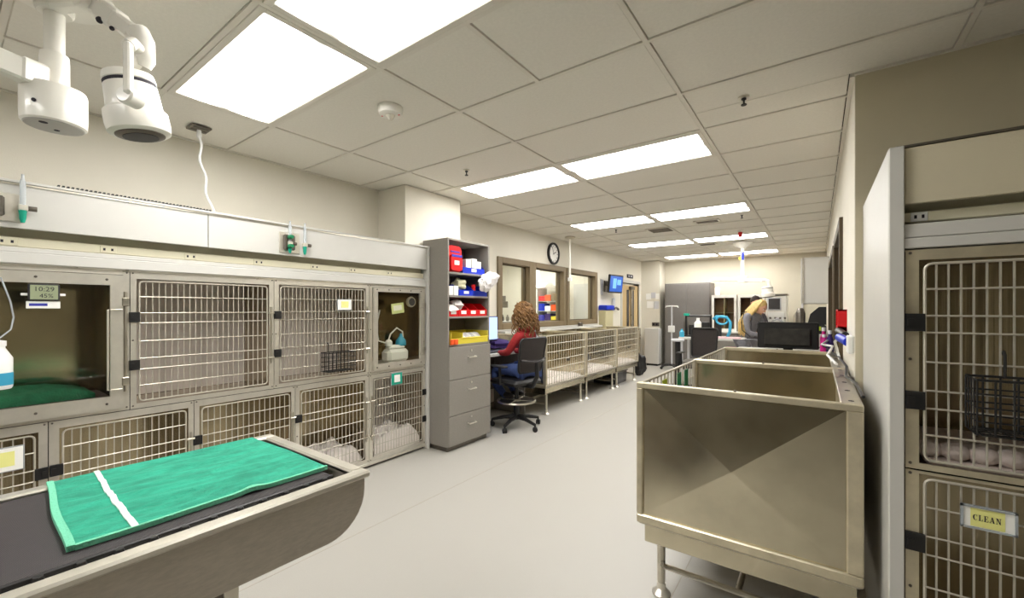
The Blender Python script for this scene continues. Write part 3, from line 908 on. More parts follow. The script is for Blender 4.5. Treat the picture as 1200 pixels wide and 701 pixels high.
gas_outlet(.06, .27, 1.905, 2.045, 'oxygen outlet with green fittings at the left frame edge', (.265,))
gas_outlet(1.535, 1.69, 1.895, 2.05, 'oxygen outlet with two flowmeters over the middle cages', (1.60, 1.715))

# ------------------------------------------------------------------ steel tub table with mat and towel
TX0, TX1, TY0, TY1, TZ = -1.93, -1.215, -1.1, .865, .92
t = thing('tub_table', 'long stainless steel wet table with rounded end in the left foreground', 'table', ((TX0 + TX1) / 2, -.1, 0))
rim = .045
prof = [(TY0, TZ - .02), (TY0, TZ - .17)]
R_ = .13
zb = TZ - .185
for k in range(9):
    a = -PI / 2 + PI / 2 * k / 8
    prof.append((TY1 - .02 - R_ + R_ * math.cos(a), zb + R_ + R_ * math.sin(a)))
prof.append((TY1 - .02, TZ - .02))
for x0, x1 in ((TX0 + .008, TX0 + .012), (TX1 - .012, TX1 - .008)):
    part('side_skirt', MB().prism(prof, 0, x0, x1), 'tub', t)
mb = MB()
cs = [(p[0] - .001, p[1]) for p in prof[2:]]
vs = [(x, p[0], p[1]) for p in cs for x in (TX0 + .012, TX1 - .012)]
mb.add(vs, [(2 * i, 2 * i + 1, 2 * i + 3, 2 * i + 2) for i in range(len(cs) - 1)])
part('end_skirt', mb, 'tub', t, angle=60)
rm = MB()
rm.box(TX1 - rim, TX1, TY0, TY1, TZ - .022, TZ, .006).box(TX0, TX0 + rim, TY0, TY1, TZ - .022, TZ, .006).box(TX0 + rim, TX1 - rim, TY1 - rim, TY1, TZ - .022, TZ, .006)
part('rim', rm, 'steel_bright', t)
bs = MB()
bs.box(TX0 + rim - .004, TX0 + rim, TY0, TY1 - rim, TZ - .13, TZ - .01).box(TX1 - rim, TX1 - rim + .004, TY0, TY1 - rim, TZ - .13, TZ - .01)
bs.box(TX0 + rim, TX1 - rim, TY1 - rim, TY1 - rim + .004, TZ - .13, TZ - .01).box(TX0 + rim, TX1 - rim, TY0, TY1 - rim, TZ - .134, TZ - .13)
part('basin', bs, 'tub', t)
part('pedestal', MB().box(-1.78, -1.245, -.75, .47, 0, TZ - .185, .004), 'steel_dark', t)
part('pedestal_trim', MB().box(-1.245, -1.238, .44, .474, 0, TZ - .19), 'steel', t)
# rack mat
t = thing('rubber_mat', 'black ribbed rubber grooming mat laid over the tub table', 'mat', (-1.58, -.15, TZ - .03))
MX0, MX1, MY1 = TX0 + rim + .012, TX1 - rim - .048, .775
part('rack_ledge', MB().box(TX1 - rim - .06, TX1 - rim, TY0, TY1 - rim - .05, TZ - .026, TZ - .022), 'steel_bright', bpy.data.objects['tub_table'])
part('mat_sheet', MB().box(MX0, MX1, TY0 + .05, MY1, TZ - .03, TZ - .008, .003), 'ribbed', t)
y = MY1 - .03
st = None
while y > TY0 + .1:
    if st is None:
        st = part('mat_stud', MB().lathe([(.006, -.036), (.010, .0), (.008, .006)], 8), 'black', t, world=False)
        sd_ = st
    else:
        sd_ = bpy.data.objects.new('mat_stud', st.data); col.objects.link(sd_); sd_.parent = t
    sd_.location = Vector((MX1 + .018, y, TZ - .012)) - t.location
    y -= .062
bar = MB().rod((MX1 + .008, TY0 + .05, TZ - .012), (MX1 + .008, MY1, TZ - .012), .007, 8)
part('mat_bar', bar, 'black', t)

# towel: local u along y, v across x, slightly skewed, gentle wrinkles
TCO = [(-1.93, .205), (-1.365, .175), (-1.36, .795), (-1.92, .79)]   # near-back, near-front, far-front, far-back (x, y)
def towel_z(u, v):
    z = TZ - .008
    e = min(1.0, 8 * min(u, 1 - u)) * min(1.0, 8 * min(v, 1 - v))
    z += .011 + e * (.0022 * math.sin(26 * v + 3 * u + .8 * math.sin(7 * u)) + .0012 * math.sin(57 * v - 5 * u + 1 + math.sin(9 * u)) + .002 * math.sin(13 * u + 8 * v) + .004 * math.exp(-((v - .52 - .12 * u) / .025) ** 2) * math.sin(3 * u + .6) - .004 * math.exp(-((v - .74 - .05 * math.sin(6 * u)) / .02) ** 2))
    z += .012 * math.exp(-((u - .62) / .05) ** 2 - ((v - .96) / .05) ** 2)
    return z
def towel_fn(ua, ub, va, vb, dz=0.0):
    def fn(a, b):
        u = ua + (ub - ua) * a; v = va + (vb - va) * b     # u near->far along y, v back->front along x
        p = [(1 - u) * (1 - v), (1 - u) * v, u * v, u * (1 - v)]
        x = sum(p[i] * TCO[i][0] for i in range(4)); y = sum(p[i] * TCO[i][1] for i in range(4))
        x += .006 * math.sin(9 * u) * (v - .4); y += .007 * math.sin(7 * v + 1) * (.5 - u)
        return (x, y, towel_z(u, v) + dz)
    return fn
t = thing('green_towel', 'bright green terry towel with a white stripe spread on the rubber mat', 'towel', (-1.62, .5, TZ - .01))
part('towel_cloth', MB().sheet(towel_fn(0, 1, 0, 1), 110, 150, .009), 'terry', t, angle=60)
part('towel_stripe', MB().sheet(towel_fn(.175, .197, .002, .998, .004), 4, 150, .006), 'terry_white', t, label='white woven stripe', angle=60)
part('towel_hem', MB().sheet(towel_fn(-.006, .018, .0, 1, .004), 4, 150, .013).sheet(towel_fn(0.016, 1, .99, 1.006, .0035), 110, 2, .0125), 'terry_edge', t, label='pale green hem', angle=60)

# ------------------------------------------------------------------ surgical lamps
def lamp_head(t, c, tilt, s=1.0):
    m = tr(*c) @ tilt
    part('lamp_head', MB().lathe([(.098 * s, -.085 * s), (.112 * s, -.078 * s), (.116 * s, -.05 * s), (.114 * s, -.012 * s), (.100 * s, 0), (.094 * s, .075 * s), (.091 * s, .078 * s), (.091 * s, .086 * s), (.096 * s, .09 * s), (.09 * s, .115 * s), (.06 * s, .125 * s)], 40, m), 'lampwhite', t)
    part('head_seam', MB().lathe([(.0935 * s, .077 * s), (.0935 * s, .087 * s)], 40, m), 'ink', t)
    part('lamp_lens', MB().lathe([(.07 * s, -.092 * s), (.088 * s, -.088 * s), (.09 * s, -.084 * s)], 32, m), 'steel_dark', t)
    part('lens_well', MB().lathe([(.064 * s, -.0935 * s), (.064 * s, -.092 * s)], 32, m), 'black', t)
px, py = -2.497, .287
t = thing('surgical_lamp', 'large white ceiling surgical lamp with two arms above the tub table', 'surgical lamp', (px, py, CE))
part('ceiling_pole', MB().rod((px, py, 2.44), (px, py, CE + .002), .031, 28), 'lampwhite', t)
part('canopy', MB().lathe([(.16, -.02), (.16, .0)], 28, tr(px, py, CE)), 'lampwhite', t)
part('pole_collar', MB().lathe([(.044, 2.33), (.044, 2.46), (.042, 2.49), (.032, 2.495)], 32, tr(px, py, 0)), 'lampwhite', t)
h = part('hub_drum', MB().lathe([(.088, 2.200), (.095, 2.206), (.097, 2.24), (.097, 2.335), (.093, 2.348), (.05, 2.354)], 44, tr(px, py, 0)), 'lampwhite', t)
part('hub_cap', MB().lathe([(.084, 2.196), (.088, 2.201)], 44, tr(px, py, 0)), mat('lamp_cap_grey', (178, 174, 168), .4), h)
part('hub_screw', MB().lathe([(.007, 0), (.007, .004)], 12, tr(px + .075, py - .062, 2.262) @ rot('Z', -.7) @ rot('Y', PI / 2)).lathe([(.013, 2.1945), (.013, 2.1965)], 12, tr(px + .04, py - .035, 0)).lathe([(.009, 2.1945), (.009, 2.1965)], 12, tr(px - .03, py + .01, 0)), 'ink', h, kind='stuff')
def barbox(p, q, wd, ht, bev=.01):
    p = Vector(p); q = Vector(q); d = q - p; L = d.length
    z = Vector((0, 0, 1)); x = d.normalized(); y = z.cross(x).normalized(); zz = x.cross(y)
    m = Matrix(((x.x, y.x, zz.x, p.x), (x.y, y.y, zz.y, p.y), (x.z, y.z, zz.z, p.z), (0, 0, 0, 1)))
    return MB().box(0, L, -wd / 2, wd / 2, -ht / 2, ht / 2, bev, m)
part('lower_arm', barbox((-2.455, .215, 2.37), (-2.31, -.62, 2.47), .055, .085, .008), 'lampwhite', t)
part('arm_socket', barbox((-2.475, .26, 2.372), (-2.448, .185, 2.374), .066, .092, .008), 'lampwhite', t)
part('upper_hub', MB().lathe([(.05, 2.655), (.058, 2.665), (.058, 2.72), (.04, 2.73)], 32, tr(px, py, 0)), 'lampwhite', t)
part('upper_arm', barbox((-2.47, .285, 2.692), (-2.25, .36, 2.655), .06, .075, .012), 'lampwhite', t)
part('elbow_joint', MB().lathe([(.036, -.05), (.04, -.044), (.04, .044), (.036, .05)], 24, tr(-2.245, .36, 2.635) @ rot('Z', .33) @ rot('X', PI / 2)), 'lampwhite', t)
e_ = part('spring_arm', barbox((-2.235, .362, 2.625), (-2.035, .437, 2.475), .05, .06, .01), 'lampwhite', t)
part('spring_arm_sleeve', barbox((-2.195, .377, 2.597), (-2.11, .409, 2.532), .06, .072, .01), 'lampwhite', e_)
part('arm_screw', MB().sphere((-2.155, .362, 2.535), .012, 8, 6), 'ink', e_)
part('arm_screw', MB().sphere((-2.10, .385, 2.495), .008, 8, 6), 'ink', e_)
part('swivel', MB().tube([(-2.05, .432, 2.485), (-2.01, .447, 2.475), (-1.993, .453, 2.44), (-1.992, .455, 2.37), (-2.0, .452, 2.35)], [.026, .03, .031, .029, .022], 14), 'lampwhite', t)
part('swivel_cup', MB().sphere((-2.01, .425, 2.365), (.028, .028, .034), 14, 10), 'lampwhite', t)
hc = Vector((-2.035, .437, 2.195))
tilt = rot('Z', .6286) @ rot('Y', -.13) @ rot('X', .10) @ Matrix.Diagonal((.82, .82, 1.06, 1))
lamp_head(t, hc, tilt)
yk = barbox((-1.905, .39, 2.37), (-1.876, .385, 2.18), .026, .046, .01)
yk.tube([(-1.99, .44, 2.40), (-1.94, .41, 2.395), (-1.905, .39, 2.36)], .02, 12)
part('head_yoke', yk, 'lampwhite', t)
part('yoke_pivot', MB().lathe([(.03, -.04), (.03, .006), (.024, .012)], 24, tr(-1.888, .382, 2.185) @ rot('Z', -.98) @ rot('Y', PI / 2)), 'lampwhite', t)

t = thing('surgical_lamp', 'small white ceiling surgical lamp over the far treatment counter', 'surgical lamp', (-1.16, 9.1, CE))
px, py = -1.16, 9.1
part('canopy', MB().lathe([(.05, -.12), (.16, -.03), (.17, 0)], 24, tr(px, py, CE)), 'lampwhite', t)
part('ceiling_pole', MB().rod((px, py, 2.05), (px, py, 2.7), .035, 16), 'lampwhite', t)
part('pole_tag', MB().box(px - .01, px + .03, py - .05, py - .04, 2.4, 2.54, .004), 'blue', t, label='blue tag on the pole')
part('pole_tag', MB().box(px - .06, px - .02, py - .05, py - .04, 2.4, 2.46, .004), 'yellow', t, label='yellow tag on the pole')
part('hub_drum', MB().lathe([(.08, 1.97), (.085, 2.0), (.085, 2.09), (.05, 2.1)], 24, tr(px, py, 0)), 'lampwhite', t)
part('lower_arm', barbox((px, py, 2.03), (px - .5, py - .1, 2.05), .06, .07), 'lampwhite', t)
part('upper_arm', barbox((px, py, 2.02), (px + .36, py - .2, 1.985), .06, .06), 'lampwhite', t)
part('swivel', MB().tube([(px + .36, py - .2, 2.0), (px + .44, py - .22, 1.97), (px + .46, py - .22, 1.86)], .03, 12), 'lampwhite', t)
lamp_head(t, (px + .43, py - .22, 1.76), rot('Y', -.1), .95)

# ------------------------------------------------------------------ grey shelf tower
SX0, SX1, SY0, SY1 = -3.40, -3.03, 3.062, 3.73
t = thing('shelf_tower', 'tall grey laminate tower with open shelves above three locked drawers', 'shelf', ((SX0 + SX1) / 2, (SY0 + SY1) / 2, 0))
part('side_panel', MB().box(SX0, SX1, SY0, SY0 + .02, .05, 2.19, .002), 'grey', t)
part('side_panel', MB().box(SX0, SX1, SY1 - .02, SY1, .05, 2.19, .002), 'grey', t)
part('top_panel', MB().box(SX0, SX1, SY0 + .02, SY1 - .02, 2.17, 2.19, .002), 'grey', t)
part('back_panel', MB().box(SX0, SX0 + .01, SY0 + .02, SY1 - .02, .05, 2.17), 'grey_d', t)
for z in (1.845, 1.605, 1.385, 1.095):
    part('shelf_board', MB().box(SX0 + .01, SX1, SY0 + .02, SY1 - .02, z - .02, z, .002), 'grey', t)
part('plinth', MB().box(SX0 + .02, SX1 - .03, SY0 + .02, SY1 - .02, 0, .05), 'steel_dark', t)
for z0_, z1_ in ((.735, 1.07), (.368, .73), (.06, .362)):
    d = part('drawer', MB().box(SX1 - .3, SX1 + .018, SY0 + .004, SY1 - .004, z0_, z1_, .003), 'grey', t)
    zc = z1_ - .115
    part('drawer_pull', MB().tube([(SX1 + .018, 3.345, zc), (SX1 + .045, 3.345, zc - .004), (SX1 + .045, 3.455, zc - .004), (SX1 + .018, 3.455, zc)], .007, 8), 'steel_bright', d)
    part('drawer_lock', MB().lathe([(.012, 0), (.012, .006)], 14, tr(SX1 + .018, 3.4, z1_ - .05) @ rot('Y', PI / 2)), 'steel_bright', d)

def open_bin(name, y0, y1, z0, h, m, label, x0=None, x1=None, group=None, tag=True):
    x0 = SX0 + .05 if x0 is None else x0
    x1 = SX1 - .015 if x1 is None else x1
    t = thing(name, label, 'bin', ((x0 + x1) / 2, (y0 + y1) / 2, z0), 0, group)
    th = .004
    hf = h * .5
    mb = MB()
    mb.box(x0, x1, y0, y1, z0 + .0005, z0 + th)
    mb.box(x0, x0 + th, y0, y1, z0 + th, z0 + h)
    pr = [(x0, z0 + th), (x1, z0 + th), (x1 + .0, z0 + hf), (x1 - (x1 - x0) * .3, z0 + h), (x0, z0 + h)]
    mb.prism(pr, 1, y0, y0 + th).prism(pr, 1, y1 - th, y1)
    mb.box(x1 - th, x1, y0 + th, y1 - th, z0 + th, z0 + hf)
    part('bin_body', mb, m, t)
    if tag:
        ym = (y0 + y1) / 2
        wq = min(.04, (y1 - y0) * .3)
        part('bin_tag', MB().box(x1, x1 + .0012, ym - wq, ym + wq, z0 + hf * .35, z0 + hf * .85), 'paper', t)
    return t
G2 = 'plastic bins on the shelf tower'
def lump(x, y, z, s, seed, n=14, k=10):
    rd = random.Random(seed)
    ph = [rd.uniform(0, 6) for _ in range(5)]
    mb = MB().sphere((0, 0, 0), 1, n, k)
    vv = []
    for p in mb.v:
        a = Vector(p)
        r = 1 + .16 * math.sin(4 * a.x + ph[0]) * math.sin(5 * a.y + ph[1]) + .12 * math.sin(7 * a.z + ph[2] + 3 * a.x) + .08 * math.sin(11 * a.y + ph[3])
        vv.append((x + s[0] * a.x * r, y + s[1] * a.y * r, max(z, z + s[2] + s[2] * a.z * r)))
    mb.v = vv
    return mb
# top shelf: red first-aid pouch, blue bin with papers
t = thing('red_pouch', 'bulging red zip pouch with a white tag on the top shelf', 'pouch', (-3.12, 3.18, 1.846))
mb = MB()
pr = rrect(3.088, 3.285, 1.847, 2.12, .05, 5)
mb.prism(pr, 0, -3.22, -3.05)
part('pouch_body', mb, 'red', t)
part('pouch_front', MB().prism(rrect(3.105, 3.27, 1.86, 2.03, .03, 5), 0, -3.05, -3.022), 'red', t)
part('pouch_strap', MB().box(-3.022, -3.018, 3.11, 3.265, 2.0, 2.025, .002).box(-3.05, -3.045, 3.12, 3.255, 2.05, 2.065), 'inkblue', t)
part('pouch_tag', MB().box(-3.022, -3.0185, 3.15, 3.22, 1.92, 1.965), 'paper', t)
open_bin('storage_bin', 3.30, 3.66, 1.845, .13, 'blue', 'blue storage bin holding papers on the top shelf', group=G2)
for k, (y, hh) in enumerate(((3.40, .15), (3.50, .165), (3.57, .14))):
    solo('paper_pack', MB().box(-3.25, -3.06, y - .03, y + .05, 1.851, 1.851 + hh, .004, tr(0, 0, 0)), 'paper', ['leftmost white packet standing in the top blue bin', 'tallest white packet in the middle of the top blue bin', 'right white packet standing in the top blue bin'][k], 'packet', 'packets in the top blue bin')
# second shelf
solo('gauze_box', MB().box(-3.2, -3.05, 3.09, 3.16, 1.606, 1.7, .004), 'plastic_w', 'white carton at the left end of the second shelf', 'box')
solo('gauze_box', MB().box(-3.2, -3.045, 3.17, 3.235, 1.606, 1.705, .004), 'paper', 'white carton beside the blue bin on the second shelf', 'box')
t = thing('dried_plant', 'wilted small potted plant behind the white cartons on the second shelf', 'plant', (-3.26, 3.22, 1.606))
part('pot', MB().lathe([(.03, 0), (.04, .06), (.042, .065)], 14, tr(-3.27, 3.22, 1.606)), 'beige', t)
mb = MB()
rd = random.Random(4)
for k in range(26):
    a = rd.uniform(0, 2 * PI); l = rd.uniform(.03, .07); h_ = rd.uniform(.06, .13)
    c = Vector((-3.27, 3.22, 1.665)); d = Vector((math.cos(a) * l, math.sin(a) * l, h_)); s_ = Vector((-math.sin(a), math.cos(a), 0)) * .012
    mb.add([tuple(c), tuple(c + d * .6 + s_), tuple(c + d), tuple(c + d * .6 - s_)], [(0, 1, 2, 3)])
part('leaves', mb, mat('dry_leaf', (150, 146, 84), .7), t)
open_bin('storage_bin', 3.245, 3.47, 1.605, .12, 'blue', 'blue bin on the second shelf heaped with a cream pack', group=G2)
open_bin('storage_bin', 3.475, 3.70, 1.605, .12, 'blue', 'blue bin under the white plastic bag on the second shelf', group=G2, tag=False)
solo('swab_pack', lump(-3.14, 3.34, 1.66, (.07, .07, .065), 3), mat('cream_pack', (214, 210, 176), .7), 'cream soft pack heaped in the left second-shelf bin', 'pack')
solo('red_cap_bottle', MB().lathe([(.025, 0), (.027, .06), (.02, .08), (.024, .085), (.024, .12)], 14, tr(-3.08, 3.47 + .04, 1.612)), 'red', 'small red bottle between the blue bins', 'bottle')
t = thing('plastic_bag', 'crumpled white plastic bag hanging out over the second shelf edge', 'bag', (-3.06, 3.66, 1.66))
def bag_mesh():
    rd = random.Random(8)
    mb = MB().sphere((0, 0, 0), 1, 40, 28)
    ax = (tr(-2.985, 3.67, 1.78) @ rot('X', .35) @ rot('Z', .12))
    vv = []
    for p in mb.v:
        a = Vector(p)
        r = 1 + .13 * math.sin(6 * a.x + 5 * a.y + 1) * math.sin(7 * a.z + 2 * a.y) + .08 * abs(math.sin(13 * a.y + 8 * a.z)) + .06 * math.sin(19 * a.x + 11 * a.y)
        k = .5 + .5 * abs(a.y) ** .3
        vv.append((.055 * a.x * r * k,   .19 * a.y * r, .075 * a.z * r * (1.15 - .3 * a.y)))
    return MB().add(vv, mb.f, ax)
part('bag_body', bag_mesh(), 'bag', t)
# third shelf: four red bins
for k in range(4):
    y0 = 3.086 + k * .154
    open_bin('storage_bin', y0, y0 + .15, 1.385, .14, 'red', ['leftmost of four red bins on the third shelf', 'second red bin from the left, with packaging on top', 'third red bin from the left on the third shelf', 'rightmost red bin on the third shelf'][k], group=G2)
solo('wrapped_packs', lump(-3.12, 3.27, 1.45, (.08, .075, .055), 11), 'bag', 'clear wrapped supplies heaped on the red bins', 'packaging')
solo('white_packet', MB().box(-.05, .05, -.06, .06, -.004, .004, .002, tr(-3.06, 3.15, 1.475) @ rot('Y', .6) @ rot('X', .15)), 'paper', 'white packet lying in the leftmost red bin', 'packet')
# fourth shelf: yellow tray, orange boxes
t = thing('yellow_tray', 'wide yellow bin of wrapped supplies on the lowest open shelf', 'bin', (-3.14, 3.45, 1.096))
mb = MB()
x0, x1, y0, y1, z0_, z1_ = -3.36, -3.03, 3.11, 3.70, 1.096, 1.215
mb.box(x0, x1, y0, y1, z0_, z0_ + .004)
for (a, b, c, d) in ((x0, x0 + .006, y0, y1), (x0 + .006, x1, y0, y0 + .006), (x0 + .006, x1, y1 - .006, y1), (x0 + .006, x1, 3.28, 3.286)):
    mb.box(a, b, c, d, z0_ + .004, z1_)
mb.box(x1 - .006, x1, y0 + .006, y1 - .006, z0_ + .004, z0_ + .06)
part('tray_body', mb, 'yellow', t)
part('tray_lip', MB().box(x1 - .01, x1 + .008, 3.25, y1 + .004, z0_ + .055, z0_ + .066, .003).box(x0, x1, y1 - .008, y1 + .006, z1_ - .004, z1_ + .006, .002).box(x0 - .002, x0 + .012, y0, y1, z1_ - .002, z1_ + .006), 'yellow', t)
for k in range(7):
    m_ = ['paper', 'paper', 'bag', 'paper', 'strap', 'paper', 'bag'][k]
    solo('supply_packet', MB().box(-.045, .045, -.03, .03, -.008, .008, .003, tr(-3.13, 3.325 + .05 * k, 1.175) @ rot('Y', .5) @ rot('Z', random.uniform(-.4, .4))), m_, '%s packet counted from the left in the yellow bin' % ['first', 'second', 'third', 'fourth', 'fifth', 'sixth', 'seventh'][k], 'packet', 'packets in the yellow bin')
solo('orange_box', MB().box(-3.012 - .012, -2.985 - .03 + .01, 3.085, 3.135, 1.096, 1.15, .003), 'orange', 'left small orange box in front of the yellow bin', 'box', 'orange boxes')
solo('orange_box', MB().box(-3.012 - .012, -2.985 - .03 + .01, 3.14, 3.19, 1.096, 1.15, .003), 'orange', 'right small orange box in front of the yellow bin', 'box', 'orange boxes')

# ------------------------------------------------------------------ workstation: counter, monitor, chair, woman
CZ = .905
t = thing('counter', 'white worktop along the left wall under the windows', 'counter', (-3.6, 4.3, 0))
part('worktop', MB().box(XL + .002, -3.24, 3.74, 4.86, CZ - .035, CZ, .004), 'white', t)
for y_ in (3.745, 4.83):
    part('support_panel', MB().box(XL + .02, -3.3, y_, y_ + .02, 0, CZ - .035), 'grey', t)
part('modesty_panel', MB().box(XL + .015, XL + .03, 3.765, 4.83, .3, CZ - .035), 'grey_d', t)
struct('trim_1', MB().box(XL, XL + .14, 4.95, 8.42, 1.085, 1.125, .004), 'white')
struct('trim_2', MB().box(XL, XL + .05, 3.7, 8.42, 1.0, 1.05, .004).box(XL, XL + .04, 3.7, 8.42, 1.13, 1.15, .003), 'white')
solo('ledge_box', MB().box(XL + .04, XL + .10, 7.48, 7.56, 1.126, 1.2, .005), 'steel_dark', 'small grey switch box standing on the window ledge', 'switch box')

def monitor(name, c, rz, wd, ht, scr, label, base=CZ, stand=True):
    t = thing(name, label, 'monitor', (c[0], c[1], base), rz)
    zc = c[2] - base
    part('monitor_case', MB().box(-wd / 2, wd / 2, -.0, .035, zc - ht / 2, zc + ht / 2, .008), 'black', t, world=False)
    part('screen', MB().box(-wd / 2 + .012, wd / 2 - .012, -.003, .0, zc - ht / 2 + .02, zc + ht / 2 - .012), scr, t, world=False)
    if stand:
        part('stand', MB().box(-.03, .03, .03, .06, .012, zc, .008), 'black', t, world=False)
        part('stand_foot', MB().box(-.13, .13, -.06, .12, .0, .012, .005), 'black', t, world=False)
    return t
monitor('monitor', (-3.55, 4.29, 1.2), PI / 2, .52, .33, 'screen', 'lit computer monitor on the counter just past the shelf tower')
t = thing('keyboard', 'dark keyboard on the white counter before the lit monitor', 'keyboard', (-3.38, 4.30, CZ), PI / 2)
part('keyboard_base', MB().box(-.2, .2, -.07, .07, 0, .015, .004), 'black', t, world=False)
kb = MB()
for r in range(5):
    for c_ in range(14):
        kb.box(-.19 + c_ * .027, -.168 + c_ * .027, -.062 + r * .025, -.042 + r * .025, .015, .021, .002)
part('keys', kb, 'screen_dk', t, world=False)
solo('folded_jacket', lump(-3.62, 4.62, CZ + .001, (.16, .2, .07), 21, 20, 12), 'plum', 'dark purple jacket heaped on the counter behind the woman', 'jacket')
t = thing('computer_tower', 'dark computer case on the floor beneath the counter', 'computer', (-3.55, 4.0, 0))
part('case', MB().box(-3.74, -3.34, 3.9, 4.08, .002, .45, .01), 'black', t)
part('case_front', MB().box(-3.34, -3.33, 3.91, 4.07, .02, .43, .004), 'blue', t, label='blue lit front panel')

def office_chair(label, c, rz, seat_z=.66, drafting=True, top=1.11, group=None):
    # local: faces -Y ; back at +Y
    t = thing('office_chair', label, 'chair', (c[0], c[1], 0), rz, group)
    hub = .13
    for k in range(5):
        a = 2 * PI * k / 5 + .3
        dx, dy = math.cos(a), math.sin(a)
        leg = part('base_leg', MB().tube([(dx * .03, dy * .03, hub), (dx * .16, dy * .16, hub - .01), (dx * .31, dy * .31, .085)], [.03, .024, .017], 8), 'black', t, world=False)
        cm = tr(dx * .31, dy * .31, 0) @ rot('Z', a + .8)
        part('caster', MB().lathe([(.02, -.026), (.03, -.022), (.03, -.006), (.012, -.004), (.012, .004), (.03, .006), (.03, .022), (.02, .026)], 14, cm @ tr(0, 0, .0302) @ rot('X', PI / 2)).rod((dx * .31, dy * .31, .04), (dx * .31, dy * .31, .09), .011, 8), 'black', leg, world=False)
    part('gas_column', MB().lathe([(.035, .1), (.035, .28), (.026, .29), (.026, seat_z - .12), (.045, seat_z - .1), (.045, seat_z - .07)], 16), 'black', t, world=False)
    if drafting:
        fr = MB().tube([(.23 * math.cos(a * PI / 16), .23 * math.sin(a * PI / 16), .33) for a in range(32)], .014, 8, closed=True)
        fr.lathe([(.05, .31), (.05, .35)], 14)
        for k in range(4):
            a = k * PI / 2 + .4
            fr.rod((.04 * math.cos(a), .04 * math.sin(a), .33), (.225 * math.cos(a), .225 * math.sin(a), .33), .01, 6)
        part('foot_ring', fr, 'steel', t, world=False)
        part('ring_plate', MB().lathe([(.2, .318), (.21, .326), (.2, .334)], 28), 'steel_dark', t, world=False)
    part('seat', MB().box(-.24, .24, -.25, .22, seat_z - .07, seat_z, .03), 'black', t, world=False)
    # back frame: rounded loop, inclined
    zb0, zb1 = seat_z + .1, top
    def B(u, v, d=0):   # u -1..1 , v 0..1
        wd = .20 + .025 * v
        return (u * wd, .25 + .07 * v + .03 * (u * u) * -1 + d, zb0 + (zb1 - zb0) * v)
    lp = []
    for u, v in rrect(-1, 1, 0, 1, .14, 4): lp.append(B(u, v))
    part('back_frame', MB().tube(lp, .016, 8, closed=True), 'black', t, world=False)
    net = MB().sheet(lambda a, b: B(-1 + 2 * a, b), 12, 14)
    nn = len(net.v)
    net.v += [(x, y + .004, z) for x, y, z in net.v]
    net.f += [tuple(reversed([i + nn for i in f])) for f in net.f]
    part('mesh_back', net, 'mesh', t, world=False)
    part('lumbar_bar', MB().tube([B(-1, .38, .03), B(-.5, .34, .06), B(0, .32, .07), B(.5, .34, .06), B(1, .38, .03)], .016, 8), 'screen_dk', t, world=False)
    part('back_stem', MB().tube([(0, .05, seat_z - .08), (0, .27, seat_z - .07), (0, .34, seat_z + .05), B(0, .32, .06)], [.03, .03, .026, .022], 8), 'black', t, world=False)
    for s in (-1, 1):
        a = part('armrest', MB().tube([(s * .2, 0, seat_z - .05), (s * .3, .02, seat_z - .04), (s * .31, .02, seat_z + .16)], .018, 8), 'black', t, world=False)
        part('arm_pad', MB().box(s * .31 - .04, s * .31 + .04, -.12, .13, seat_z + .16, seat_z + .185, .012), 'black', a, world=False)
    return t
CH = (-3.02, 4.25)
CRZ = -1.72
office_chair('black mesh drafting chair with foot ring, the seated woman on it', CH, CRZ, .61, True, 1.11)
office_chair('empty black mesh office chair beyond the far end of the right crates', (-1.66, 7.75), PI - .0 + 3.0, .52, False, 1.12)

# --- people
def skin(name, pts, edges, m, parent, sub=2, world=True, root=0):
    me = bpy.data.meshes.new(name)
    keys = list(pts)
    me.from_pydata([pts[k][0] for k in keys], [], [])
    bm = bmesh.new()
    bm.from_mesh(me)
    bm.verts.ensure_lookup_table()
    lay = bm.verts.layers.skin.verify()
    for i, k in enumerate(keys):
        r = pts[k][1]
        bm.verts[i][lay].radius = r if isinstance(r, tuple) else (r, r)
        bm.verts[i][lay].use_root = (i == root)
    for a, b in edges:
        bm.edges.new((bm.verts[keys.index(a)], bm.verts[keys.index(b)]))
    bm.to_mesh(me); bm.free()
    o = bpy.data.objects.new(name, me)
    col.objects.link(o)
    sk = o.modifiers.new('skin', 'SKIN'); sk.use_smooth_shade = True
    sb = o.modifiers.new('sub', 'SUBSURF'); sb.levels = sub; sb.render_levels = sub
    dg = bpy.context.evaluated_depsgraph_get()
    ev = bpy.data.meshes.new_from_object(o.evaluated_get(dg))
    mb = MB()
    mb.v = [tuple(v.co) for v in ev.vertices]; mb.f = [tuple(p.vertices) for p in ev.polygons]
    bpy.data.objects.remove(o); bpy.data.meshes.remove(me); bpy.data.meshes.remove(ev)
    return mb
def chain(*ks): return list(zip(ks[:-1], ks[1:]))

